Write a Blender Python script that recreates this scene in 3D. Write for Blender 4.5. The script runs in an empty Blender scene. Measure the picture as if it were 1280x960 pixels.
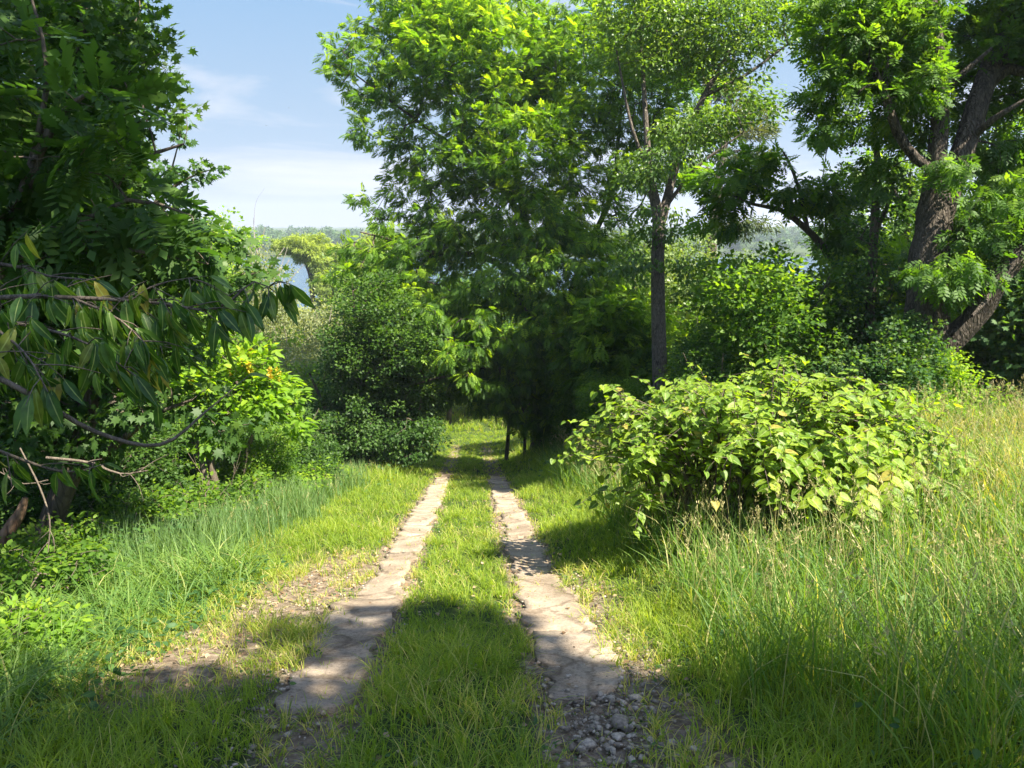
import bpy, math
import numpy as np

# ------------------------------------------------------------------ camera, world, sun, exposure
sc = bpy.context.scene
HAZE = 0.00038
COL = sc.collection
R = math.radians
CAM = np.array([0.0, 0.0, 1.6]); PITCH = R(11.2); FPX = 985.0
cam_d = bpy.data.cameras.new("camera"); cam = bpy.data.objects.new("camera", cam_d); COL.objects.link(cam)
cam.location = CAM; cam.rotation_euler = (R(90) - PITCH, 0, 0)
cam_d.sensor_width = 36.0; cam_d.lens = FPX / 1280 * 36; cam_d.clip_start = 0.05; cam_d.clip_end = 9000
sc.camera = cam

SUN_EL, SUN_AZ = R(54), R(120)          # azimuth measured from +Y towards +X: to the right, a little behind the viewer
SUN_DIR = np.array([math.sin(SUN_AZ) * math.cos(SUN_EL), math.cos(SUN_AZ) * math.cos(SUN_EL), math.sin(SUN_EL)])
w = bpy.data.worlds.new("World"); sc.world = w; w.use_nodes = True
nt = w.node_tree; nt.nodes.clear()
out = nt.nodes.new("ShaderNodeOutputWorld"); bg = nt.nodes.new("ShaderNodeBackground")
sky = nt.nodes.new("ShaderNodeTexSky"); sky.sky_type = 'NISHITA'; sky.sun_disc = False
sky.sun_elevation = SUN_EL; sky.sun_rotation = SUN_AZ; sky.altitude = 100; sky.air_density = 1.0; sky.dust_density = 0.35; sky.ozone_density = 3.0
bg.inputs['Strength'].default_value = 0.118
tc = nt.nodes.new("ShaderNodeTexCoord")
mp = nt.nodes.new("ShaderNodeMapping"); mp.inputs['Scale'].default_value = (1.0, 1.0, 6.5); mp.inputs['Rotation'].default_value = (0, R(-11), 0)
mp.inputs['Location'].default_value = (0.35, 0.0, 0.12)
nz = nt.nodes.new("ShaderNodeTexNoise"); nz.inputs['Scale'].default_value = 3.1; nz.inputs['Detail'].default_value = 7; nz.inputs['Roughness'].default_value = 0.55
nz.inputs['Distortion'].default_value = 0.5
rp = nt.nodes.new("ShaderNodeValToRGB"); rp.color_ramp.elements[0].position = 0.51; rp.color_ramp.elements[1].position = 0.68
rp.color_ramp.elements[0].color = (0, 0, 0, 1); rp.color_ramp.elements[1].color = (0.75, 0.75, 0.75, 1)
mx = nt.nodes.new("ShaderNodeMix"); mx.data_type = 'RGBA'
L = nt.links.new
L(tc.outputs['Generated'], mp.inputs['Vector']); L(mp.outputs[0], nz.inputs['Vector']); L(nz.outputs[0], rp.inputs[0])
L(rp.outputs[0], mx.inputs[0]); tint = nt.nodes.new('ShaderNodeMix'); tint.data_type = 'RGBA'; tint.blend_type = 'MULTIPLY'; tint.inputs[0].default_value = 1; tint.inputs[7].default_value = (.98, .90, .92, 1)
L(sky.outputs[0], tint.inputs[6]); sx = nt.nodes.new('ShaderNodeSeparateXYZ'); L(tc.outputs['Generated'], sx.inputs[0])
hz_ = nt.nodes.new('ShaderNodeValToRGB'); hz_.color_ramp.elements[0].position = 0.0; hz_.color_ramp.elements[1].position = .30
hz_.color_ramp.elements[0].color = (.62, .665, .755, 1); hz_.color_ramp.elements[1].color = (.27, .50, .80, 1)
e_ = hz_.color_ramp.elements.new(.10); e_.color = (.45, .61, .80, 1)
L(sx.outputs[2], hz_.inputs[0]); hs_ = nt.nodes.new('ShaderNodeVectorMath'); hs_.operation = 'SCALE'; hs_.inputs['Scale'].default_value = 2.08; L(hz_.outputs[0], hs_.inputs[0])
mr_ = nt.nodes.new('ShaderNodeMapRange'); mr_.interpolation_type = 'SMOOTHSTEP'; mr_.inputs['From Min'].default_value = .28; mr_.inputs['From Max'].default_value = .6; L(sx.outputs[2], mr_.inputs[0])
low_ = nt.nodes.new('ShaderNodeMix'); low_.data_type = 'RGBA'; L(mr_.outputs[0], low_.inputs[0]); L(hs_.outputs[0], low_.inputs[6]); L(tint.outputs[2], low_.inputs[7])
L(low_.outputs[2], mx.inputs[6]); mx.inputs[7].default_value = (1.82, 1.88, 2.05, 1)
L(mx.outputs[2], bg.inputs['Color']); L(bg.outputs[0], out.inputs[0])

sun_d = bpy.data.lights.new("sun", 'SUN'); sun = bpy.data.objects.new("sun", sun_d); COL.objects.link(sun)
sun_d.energy = 5.0; sun_d.angle = R(0.53); sun_d.color = (1.0, 0.935, 0.81)
from mathutils import Vector
sun.rotation_euler = Vector(SUN_DIR).to_track_quat('Z', 'Y').to_euler(); sun.location = (20, -8, 40)

sc.view_settings.view_transform = 'Standard'; sc.view_settings.look = 'None'
sc.view_settings.exposure = 2.12; sc.view_settings.gamma = 1.0; sc.view_settings.use_curve_mapping = False
sc.render.engine = 'CYCLES'
cy = sc.cycles
cy.max_bounces = 9; cy.diffuse_bounces = 6; cy.glossy_bounces = 2; cy.transmission_bounces = 5; cy.volume_bounces = 0; cy.transparent_max_bounces = 4
cy.use_denoising = True; cy.sample_clamp_indirect = 6; cy.caustics_reflective = False; cy.caustics_refractive = False

# ------------------------------------------------------------------ helpers
rng = np.random.default_rng(7)
def P(px, py, d):                         # a point at depth d metres along the view axis
    u = (px - 640) / FPX; v = (py - 480) / FPX; c, s = math.cos(PITCH), math.sin(PITCH)
    return np.array([CAM[0] + d * u, CAM[1] + d * (c - v * s), CAM[2] + d * (-s - v * c)])

_yt = np.concatenate([np.arange(-60, 600, 0.5), np.arange(600, 9000, 25.0)])
def _slope(y):
    return np.interp(y, [-60, -3, 1, 30, 35, 60, 104, 118, 122, 400, 404, 440, 700, 1400, 1500, 9000],
                        [-.05, -.10, -.245, -.245, -.13, -.075, -.085, -.2, 0, 0, .1, .03, .018, .006, 0, 0])
_zt = np.concatenate([[0], np.cumsum(0.5 * (_slope(_yt[1:]) + _slope(_yt[:-1])) * np.diff(_yt))])
_zt -= np.interp(0, _yt, _zt)
def xc(y): return -0.13 - 0.050 * np.minimum(y, 40)
def sp(t, k=0.6): return k * np.logaddexp(0, t / k)
def wob(x, y, f, s): return (np.sin(x * f + 1.3 * s + 1.7 * np.sin(y * f * .7 + s)) + np.sin(y * f * 1.1 + 2.1 * s + 1.3 * np.sin(x * f * .8 - s))) * .5
def H(x, y):
    x = np.asarray(x, float); y = np.asarray(y, float)
    ye = y + np.clip((y - 60) / 60, 0, 1) * (14 * wob(x, y * 0, .021, 1.) + np.where(y > 300, 30 * wob(x, y * 0, .009, 2.), 0))
    z = np.interp(ye, _yt, _zt)
    t = x - xc(y)
    c = np.interp(y, [0, 3, 10, 30], [.12, .17, .44, .42]) * np.interp(y, [18, 50], [1, .12])
    r = sp(t - 1.6, .5); r = 3.1 * np.tanh(r / 3.1)
    z = z + c * r
    l = sp(-t - 3.3, .7); l = 9 * np.tanh(l / 9)
    z = z - l * np.interp(y, [0, 5, 20, 60], [.12, .24, .26, .0])
    far = np.clip((y - 430) / 300, 0, 1)
    z = z + far * 3.5 * wob(x, y, .006, 3.)
    near = np.clip(1 - y / 120, 0, 1)
    tr = np.exp(-((np.abs(t) - .71) / .3) ** 2)
    z = z + near * (.05 * wob(x, y, .9, 5.) + .018 * wob(x, y, 3.1, 8.)) * (1 - .8 * tr) - .03 * tr * near
    return z
LAKE_Z = -14.3

def mesh_obj(name, verts, faces, mats, parent=None, face_attr=None, mat_idx=None, smooth=False):
    """verts (N,3), faces (M,k) or a list of such arrays"""
    me = bpy.data.meshes.new(name)
    fl = faces if isinstance(faces, list) else [faces]
    fl = [f for f in fl if len(f)]
    nv = len(verts); nf = sum(len(f) for f in fl); nl = sum(f.size for f in fl)
    me.vertices.add(nv); me.vertices.foreach_set("co", np.ascontiguousarray(verts, dtype=np.float32).ravel())
    me.loops.add(nl); me.loops.foreach_set("vertex_index", np.concatenate([f.ravel() for f in fl]).astype(np.int32))
    me.polygons.add(nf)
    sizes = np.concatenate([np.full(len(f), f.shape[1]) for f in fl]).astype(np.int32)
    me.polygons.foreach_set("loop_start", np.concatenate([[0], np.cumsum(sizes)[:-1]]).astype(np.int32))
    if mat_idx is not None: me.polygons.foreach_set("material_index", mat_idx.astype(np.int32))
    if smooth: me.polygons.foreach_set("use_smooth", np.ones(nf, dtype=bool))
    for m in (mats if isinstance(mats, (list, tuple)) else [mats]): me.materials.append(m)
    for k, v in (face_attr or {}).items():
        a = me.attributes.new(k, 'FLOAT', 'FACE'); a.data.foreach_set("value", np.ascontiguousarray(v, dtype=np.float32))
    me.update(calc_edges=True)
    o = bpy.data.objects.new(name, me); COL.objects.link(o)
    if parent: o.parent = parent
    return o

def tag(o, label=None, cat=None, group=None, kind=None):
    if label: o['label'] = label
    if cat: o['category'] = cat
    if group: o['group'] = group
    if kind: o['kind'] = kind
    return o
def empty(name, loc, label, cat, group=None):
    o = bpy.data.objects.new(name, None); COL.objects.link(o); o.location = [float(a) for a in loc]; o.empty_display_size = .2
    return tag(o, label, cat, group)
def dup(root, loc, rz, s, label, group=None):
    r = root.copy(); COL.objects.link(r); r.location = [float(a) for a in loc]; r.rotation_euler = (0, 0, rz)
    r.scale = s if isinstance(s, tuple) else (s, s, s); r['label'] = label
    if group: r['group'] = group
    for ch in list(root.children):
        c = ch.copy(); COL.objects.link(c); c.parent = r
    return r

# ------------------------------------------------------------------ materials
def new_mat(name):
    m = bpy.data.materials.new(name); m.use_nodes = True; n = m.node_tree; n.nodes.clear()
    o = n.nodes.new("ShaderNodeOutputMaterial"); return m, n, o
def ramp(n, cols, pos=None):
    r = n.nodes.new("ShaderNodeValToRGB"); cr = r.color_ramp
    pos = pos or [i / (len(cols) - 1) for i in range(len(cols))]
    while len(cr.elements) < len(cols): cr.elements.new(0.5)
    for e, c, p in zip(cr.elements, cols, pos): e.position = p; e.color = (*c, 1)
    return r
def leaf_mat(name, cols, trans=.42, tcol=(1.5, 1.45, .35), rough=.55, pos=None, spec=.22, rib=False):
    """leaf blade: per-leaf colour, a waxy face and light passing through"""
    m, n, o = new_mat(name)
    a = n.nodes.new("ShaderNodeAttribute"); a.attribute_name = "rnd"
    r = ramp(n, cols, pos)
    n.links.new(a.outputs['Fac'], r.inputs[0])
    col = r.outputs[0]
    if rib:
        rb = n.nodes.new("ShaderNodeAttribute"); rb.attribute_name = "rib"; rr = ramp(n, [(0, 0, 0), (.75, .75, .75)], [.86, .97]); n.links.new(rb.outputs['Fac'], rr.inputs[0])
        tcn = n.nodes.new("ShaderNodeTexCoord"); z1 = n.nodes.new("ShaderNodeTexNoise"); z1.inputs['Scale'].default_value = 38; z1.inputs['Detail'].default_value = 5; n.links.new(tcn.outputs['Object'], z1.inputs['Vector'])
        r3 = ramp(n, [(.62, .60, .55), (1, 1, 1), (1.25, 1.2, 1.1)], [.32, .5, .7]); n.links.new(z1.outputs[0], r3.inputs[0])
        m1 = n.nodes.new("ShaderNodeMix"); m1.data_type = 'RGBA'; m1.blend_type = 'MULTIPLY'; m1.inputs[0].default_value = 1; n.links.new(col, m1.inputs[6]); n.links.new(r3.outputs[0], m1.inputs[7])
        m2 = n.nodes.new("ShaderNodeMix"); m2.data_type = 'RGBA'; n.links.new(rr.outputs[0], m2.inputs[0]); n.links.new(m1.outputs[2], m2.inputs[6]); m2.inputs[7].default_value = (.30, .36, .12, 1); col = m2.outputs[2]
    p = n.nodes.new("ShaderNodeBsdfPrincipled"); p.inputs['Roughness'].default_value = rough
    p.inputs['Specular IOR Level'].default_value = spec
    n.links.new(col, p.inputs['Base Color'])
    t = n.nodes.new("ShaderNodeBsdfTranslucent")
    mm = n.nodes.new("ShaderNodeMix"); mm.data_type = 'RGBA'; mm.blend_type = 'MULTIPLY'; mm.inputs[0].default_value = 1
    n.links.new(col, mm.inputs[6]); mm.inputs[7].default_value = (*[c * 1.6 for c in tcol], 1)
    n.links.new(mm.outputs[2], t.inputs[0])
    s = n.nodes.new("ShaderNodeMixShader"); s.inputs[0].default_value = trans
    n.links.new(p.outputs[0], s.inputs[1]); n.links.new(t.outputs[0], s.inputs[2]); n.links.new(s.outputs[0], o.inputs[0])
    return m
def bark_mat(name, c1, c2, scale=9, stretch=.18, bump=.6, c3=None):
    m, n, o = new_mat(name)
    tc = n.nodes.new("ShaderNodeTexCoord"); mp = n.nodes.new("ShaderNodeMapping"); mp.inputs['Scale'].default_value = (1, 1, stretch)
    n.links.new(tc.outputs['Object'], mp.inputs[0])
    v = n.nodes.new("ShaderNodeTexVoronoi"); v.feature = 'DISTANCE_TO_EDGE'; v.inputs['Scale'].default_value = scale * 1.6
    z = n.nodes.new("ShaderNodeTexNoise"); z.inputs['Scale'].default_value = scale; z.inputs['Detail'].default_value = 6; z.inputs['Distortion'].default_value = .6
    zz = n.nodes.new("ShaderNodeTexNoise"); zz.inputs['Scale'].default_value = 1.1; zz.inputs['Detail'].default_value = 3
    n.links.new(mp.outputs[0], z.inputs['Vector']); n.links.new(tc.outputs['Object'], zz.inputs['Vector'])
    ad = n.nodes.new("ShaderNodeVectorMath"); ad.operation = 'ADD'; n.links.new(mp.outputs[0], ad.inputs[0])
    sc_ = n.nodes.new("ShaderNodeVectorMath"); sc_.operation = 'SCALE'; sc_.inputs['Scale'].default_value = .12
    n.links.new(z.outputs['Color'], sc_.inputs[0]); n.links.new(sc_.outputs[0], ad.inputs[1]); n.links.new(ad.outputs[0], v.inputs['Vector'])
    mt = n.nodes.new("ShaderNodeMath"); mt.operation = 'MULTIPLY_ADD'; n.links.new(v.outputs['Distance'], mt.inputs[0]); mt.inputs[1].default_value = 1.6
    n.links.new(z.outputs[0], mt.inputs[2])
    r = ramp(n, [c1, tuple((a + b) / 2 for a, b in zip(c1, c2)), c2], [.35, .6, .95]); n.links.new(mt.outputs[0], r.inputs[0])
    mx = n.nodes.new("ShaderNodeMix"); mx.data_type = 'RGBA'
    rr = ramp(n, [(0, 0, 0), (1, 1, 1)], [.52, .66]); n.links.new(zz.outputs[0], rr.inputs[0]); n.links.new(rr.outputs[0], mx.inputs[0])
    n.links.new(r.outputs[0], mx.inputs[6]); mx.inputs[7].default_value = (*(c3 or tuple(.7 * a for a in c2)), 1)
    p = n.nodes.new("ShaderNodeBsdfPrincipled"); p.inputs['Roughness'].default_value = .9; p.inputs['Specular IOR Level'].default_value = .15
    n.links.new(mx.outputs[2], p.inputs['Base Color'])
    b = n.nodes.new("ShaderNodeBump"); b.inputs['Strength'].default_value = bump; b.inputs['Distance'].default_value = .05
    n.links.new(mt.outputs[0], b.inputs['Height']); n.links.new(b.outputs[0], p.inputs['Normal'])
    n.links.new(p.outputs[0], o.inputs[0]); return m

M = {}
M['walnut_leaf'] = leaf_mat('walnut_leaf', [(.034, .082, .010), (.070, .145, .014), (.14, .235, .018), (.21, .30, .024)], trans=.52, pos=[0, .45, .8, 1])
M['cotton_leaf'] = leaf_mat('cottonwood_leaf', [(.045, .095, .014), (.085, .155, .020), (.16, .225, .04)], trans=.42, rough=.4, spec=.4)
M['pale_leaf'] = leaf_mat('pale_leaf', [(.060, .105, .025), (.10, .16, .04), (.19, .235, .09)], trans=.34, rough=.45, spec=.35)
M['deep_leaf'] = leaf_mat('deep_green_leaf', [(.028, .064, .013), (.050, .100, .018), (.09, .15, .022)], trans=.42, tcol=(1.2, 1.35, .45), rough=.5)
M['mid_leaf'] = leaf_mat('mid_green_leaf', [(.038, .088, .012), (.072, .145, .018), (.15, .23, .022)], trans=.50)
M['lime_leaf'] = leaf_mat('lime_leaf', [(.08, .16, .015), (.13, .23, .02), (.24, .32, .025)], trans=.48)
M['gold_leaf'] = leaf_mat('gold_leaf', [(.11, .17, .015), (.19, .25, .02), (.28, .31, .03)], trans=.48)
M['maple_leaf'] = leaf_mat('maple_leaf', [(.030, .075, .02), (.05, .11, .028), (.11, .17, .04)], trans=.38)
M['cherry_leaf'] = leaf_mat('cherry_leaf', [(.030, .076, .014), (.052, .118, .020), (.10, .17, .024), (.26, .22, .05)], pos=[0, .5, .94, 1], trans=.42, rough=.42, spec=.35, rib=True)
M['knot_leaf'] = leaf_mat('knotweed_leaf', [(.055, .120, .012), (.125, .205, .016), (.24, .32, .03), (.30, .26, .06)], pos=[0, .5, .92, 1], trans=.42, rough=.45, rib=True)
M['olive_leaf'] = leaf_mat('olive_leaf', [(.10, .13, .055), (.16, .19, .08), (.25, .26, .13)], trans=.35)
M['willow_leaf'] = leaf_mat('willow_leaf', [(.13, .18, .035), (.20, .26, .045), (.28, .33, .06)], trans=.42)
M['far_leaf'] = leaf_mat('far_leaf', [(.024, .060, .018), (.045, .095, .022), (.10, .15, .03)], trans=.25)
M['needle'] = leaf_mat('needle', [(.06, .09, .04), (.11, .13, .05), (.20, .19, .07)], trans=.25)
M['grass'] = leaf_mat('grass_blade', [(.08, .135, .018), (.16, .235, .026), (.27, .325, .045), (.44, .37, .16)], trans=.5, pos=[0, .4, .82, 1])
M['tall_grass'] = leaf_mat('tall_grass_blade', [(.045, .10, .020), (.085, .16, .028), (.17, .24, .05), (.38, .33, .15)], trans=.42, pos=[0, .45, .85, 1])
M['blue_grass'] = leaf_mat('blue_green_grass', [(.065, .12, .04), (.11, .185, .06), (.18, .255, .09)], trans=.4)
M['gold_grass'] = leaf_mat('gold_grass', [(.08, .13, .015), (.17, .21, .03), (.30, .28, .06), (.44, .34, .13)], trans=.45)
M['straw'] = leaf_mat('seed_head', [(.19, .19, .07), (.31, .29, .11), (.44, .38, .19)], trans=.3, tcol=(1.1, 1.0, .8))
M['panicle'] = leaf_mat('flower_panicle', [(.40, .34, .03), (.55, .44, .04), (.5, .30, .05)], trans=.3, tcol=(1.1, 1.0, .5))
M['weed'] = leaf_mat('weed_leaf', [(.025, .065, .02), (.045, .10, .028), (.09, .16, .03)], trans=.36)
M['litter'] = leaf_mat('litter', [(.10, .06, .03), (.20, .13, .07), (.33, .25, .15)], trans=.1, tcol=(1, .8, .6))
M['bark_grey'] = bark_mat('bark_grey', (.035, .028, .022), (.19, .16, .125), 16, .25, .9)
M['bark_dark'] = bark_mat('bark_dark', (.020, .016, .012), (.12, .095, .07), 9)
M['bark_old'] = bark_mat('bark_old', (.012, .009, .007), (.11, .09, .068), 13, .30, 1.0)
M['bark_twig'] = bark_mat('bark_twig', (.045, .036, .026), (.15, .12, .088), 24, .3, .3)
M['bark_pale'] = bark_mat('bark_pale', (.12, .10, .08), (.30, .26, .21), 20, .3, .3)
M['bark_red'] = bark_mat('bark_red', (.06, .035, .022), (.24, .15, .09), 8)

# ------------------------------------------------------------------ foliage engine
def norm(a): return a / np.maximum(np.linalg.norm(a, axis=-1, keepdims=True), 1e-9)
def rmat(d, n):
    """columns x, y=d, z~n for arrays (N,3)"""
    d = norm(d); x = norm(np.cross(d, n)); z = np.cross(x, d)
    return np.stack([x, d, z], axis=-1)
def fan(outline_r, rib, droop=0.0):
    """a leaf folded on its midrib: right half outline points + rib points -> triangles"""
    return None
# leaf templates: (verts, tris); leaf axis +Y, length 1, normal +Z
def T_rhomb(w=.28, fold=.06, droop=.10):
    v = np.array([[0, 0, 0], [w, .42, fold], [0, 1, -droop], [-w, .42, fold]], float)
    return v, np.array([[0, 1, 2], [0, 2, 3]])
def T_blade(prof, fold=.07, droop=.25):
    """prof: list of (y, halfwidth); smooth outline leaf with a midrib fold, tip drooping"""
    vs = []; fs = []
    for y, hw in prof:
        z = -droop * y * y
        vs += [[-hw, y, z + fold * (hw > 0)], [0, y, z], [hw, y, z + fold * (hw > 0)]]
    for i in range(len(prof) - 1):
        a, b = 3 * i, 3 * (i + 1)
        fs += [[a, a + 1, b + 1], [a, b + 1, b], [a + 1, a + 2, b + 2], [a + 1, b + 2, b + 1]]
    return np.array(vs, float), np.array(fs)
T_CHERRY = T_blade([(0, .0), (.14, .085), (.36, .155), (.60, .145), (.82, .07), (1, 0)], .045, .30)
T_HEART = T_blade([(-.10, .16), (-.04, .30), (.16, .40), (.42, .36), (.70, .20), (.88, .07), (1, 0)], .09, .22)
T_HEART[0][1][1] = 0.0; T_HEART[0][1][2] = 0
T_OVAL = T_blade([(0, .0), (.28, .24), (.65, .22), (1, 0)], .05, .2)
def T_maple():
    a = [(-.0, 0), (.28, -.06), (.22, .16), (.50, .24), (.27, .42), (.42, .72), (.12, .60), (0, 1.0)]
    R_ = [(x, y, .05 * abs(x) * 2 - .1 * y * y) for x, y in a]; Lf = [(-x, y, z) for x, y, z in R_[1:-1]]
    v = R_ + Lf + [(0, .38, 0)]; c = len(v) - 1
    ring = list(range(0, 8)) + list(range(13, 7, -1))
    f = [[c, ring[i], ring[(i + 1) % len(ring)]] for i in range(len(ring))]
    return np.array(v, float), np.array(f)
T_MAPLE = T_maple()
def T_pinnate(pairs=6, ll=.24, lw=.30, start=.18, droop=.30, tri=False):
    """compound leaf: leaflets in two ranks along a drooping rachis"""
    vs, fs = [], []
    ax = [(start + (1 - start) * i / pairs) for i in range(pairs)]
    for i, y in enumerate(ax):
        for s in (-1, 1):
            k = ll * (.75 + .5 * math.sin(math.pi * (i + .8) / (pairs + .6)))
            d = np.array([s * .86, .5, -.22]); d /= np.linalg.norm(d)
            q = np.array([-.5 * s, .86, 0]); q /= np.linalg.norm(q)
            b = np.array([0, y, -droop * y * y]); w = lw * k * .5
            i0 = len(vs); vs += [b, b + d * k * .45 + q * w, b + d * k, b + d * k * .45 - q * w]
            fs += [[i0, i0 + 1, i0 + 2], [i0, i0 + 2, i0 + 3]]
    b = np.array([0, 1 - ll * .3, -droop * .9]); i0 = len(vs)
    vs += [b, b + [ll * lw * .5, ll * .45, -.05], b + [0, ll, -.12], b + [-ll * lw * .5, ll * .45, -.05]]
    fs += [[i0, i0 + 1, i0 + 2], [i0, i0 + 2, i0 + 3]]
    i0 = len(vs); vs += [np.array([-.008, 0, 0]), np.array([.008, 0, 0]), np.array([0, 1, -droop])]; fs += [[i0, i0 + 1, i0 + 2]]
    return np.array(vs, float), np.array(fs)
T_PIN = T_pinnate(4, .40, .50)
T_PIN4 = T_pinnate(3, .46, .50)
T_PINBIG = T_pinnate(5, .34, .52, droop=.45)
T_RH = T_rhomb(); T_SEED = T_rhomb(.13, .03, .05); T_RHW = T_rhomb(.40, .08, .12); T_THIN = T_rhomb(.10, .01, .25)
def emit(T, pos, Rm, s):
    v, f = T; N = len(pos)
    s = np.asarray(s, float)
    if s.ndim == 1: V = v[None] * s[:, None, None]
    else: V = v[None] * s[:, None, :]
    V = np.einsum('nij,nkj->nki', Rm, V) + pos[:, None, :]
    F = f[None] + (np.arange(N) * len(v))[:, None, None]
    return V.reshape(-1, 3), F.reshape(-1, 3), len(f)
def unit(n, g=None): return norm((g or rng).normal(size=(n, 3)))

def spray(centers, out_dirs, cr, per, T, size, up=.9, out=.8, droop=.25, flat=.6, tone=None, svar=.35, g=None, tipgain=.35):
    """leaves scattered in a clump around each centre, faces to the sky, pointing outwards"""
    g = g or rng
    nC = len(centers); cr = np.broadcast_to(np.asarray(cr, float), (nC,))
    idx = np.repeat(np.arange(nC), per); N = len(idx)
    q = unit(N, g) * (g.random((N, 1)) ** .45)
    off = q * cr[idx][:, None] * np.array([1, 1, flat])
    pos = centers[idx] + off
    d = norm(q * [1, 1, .6]) * out + out_dirs[idx] * .5 + g.normal(size=(N, 3)) * .45 + np.array([0, 0, -droop])
    n = np.array([0, 0, 1.0]) * up + g.normal(size=(N, 3)) * .42 + q * .35
    s = size * (1 + svar * (g.random(N) * 2 - 1))
    V, F, k = emit(T, pos, rmat(d, n), s)
    tn = np.zeros(nC) if tone is None else tone
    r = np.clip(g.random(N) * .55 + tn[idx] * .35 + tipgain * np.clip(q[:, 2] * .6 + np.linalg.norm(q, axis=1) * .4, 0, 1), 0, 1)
    return V, F, np.repeat(r, k)

def blob_points(blobs, spacing, g, shell=.55, maxn=900):
    """cluster centres through ellipsoids, denser to the outside, kept apart"""
    pts = []
    for c, r, dens in blobs:
        r = np.asarray(r, float); vol = 4.19 * r[0] * r[1] * r[2]
        n = int(dens * vol / spacing ** 3 * 1.1) + 3
        cand = unit(n * 5, g) * (shell + (1 - shell) * g.random((n * 5, 1))) * (.82 + .36 * g.random((n * 5, 1)))
        cand = np.asarray(c) + cand * r
        got = 0
        for p in cand:
            if got >= n: break
            if pts:
                A = np.array(pts[-400:])
                if np.min(np.sum((A - p) ** 2, 1)) < (spacing * .62) ** 2: continue
            pts.append(p); got += 1
    if not pts: return np.zeros((0, 3))
    pts = np.array(pts); return pts[g.permutation(len(pts))[:maxn]]

def tube(pts, rad, sides=6, cap=True, knob=0.0, g=None):
    pts = np.asarray(pts, float); rad = np.asarray(rad, float); n = len(pts)
    t = np.gradient(pts, axis=0); t = norm(t)
    ref = np.array([.3, 1, .2]) if abs(t[0][2]) > .7 else np.array([0, 0, 1.0])
    V = []
    x = norm(np.cross(t[0], ref))
    for i in range(n):
        x = norm(x - np.dot(x, t[i]) * t[i]); y = np.cross(t[i], x)
        a = np.arange(sides) / sides * 2 * math.pi
        rr = rad[i] * (1 + (knob * (g or rng).normal(size=sides) if knob else 0))
        V.append(pts[i] + (np.cos(a) * rr)[:, None] * x + (np.sin(a) * rr)[:, None] * y)
    V = np.concatenate(V)
    i = np.arange(n - 1)[:, None] * sides; j = np.arange(sides)[None]; j2 = (j + 1) % sides
    F = np.stack([i + j, i + j2, i + sides + j2, i + sides + j], -1).reshape(-1, 4)
    return V, F
def smooth_path(pts, step=.35, jit=0., g=None):
    """Catmull-Rom through pts (x,y,z,r)"""
    p = np.asarray(pts, float)
    if len(p) == 2: p = np.array([p[0], (p[0] + p[1]) / 2, p[1]])
    q = np.vstack([2 * p[0] - p[1], p, 2 * p[-1] - p[-2]]); o = []
    for i in range(1, len(q) - 2):
        n = max(2, int(np.linalg.norm(q[i + 1][:3] - q[i][:3]) / step))
        for t in np.linspace(0, 1, n, endpoint=False):
            o.append(.5 * ((2 * q[i]) + (-q[i - 1] + q[i + 1]) * t + (2 * q[i - 1] - 5 * q[i] + 4 * q[i + 1] - q[i + 2]) * t * t + (-q[i - 1] + 3 * q[i] - 3 * q[i + 1] + q[i + 2]) * t ** 3))
    o.append(q[-2]); o = np.array(o)
    if jit: o[1:-1, :3] += (g or rng).normal(size=(len(o) - 2, 3)) * jit
    return o
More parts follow.
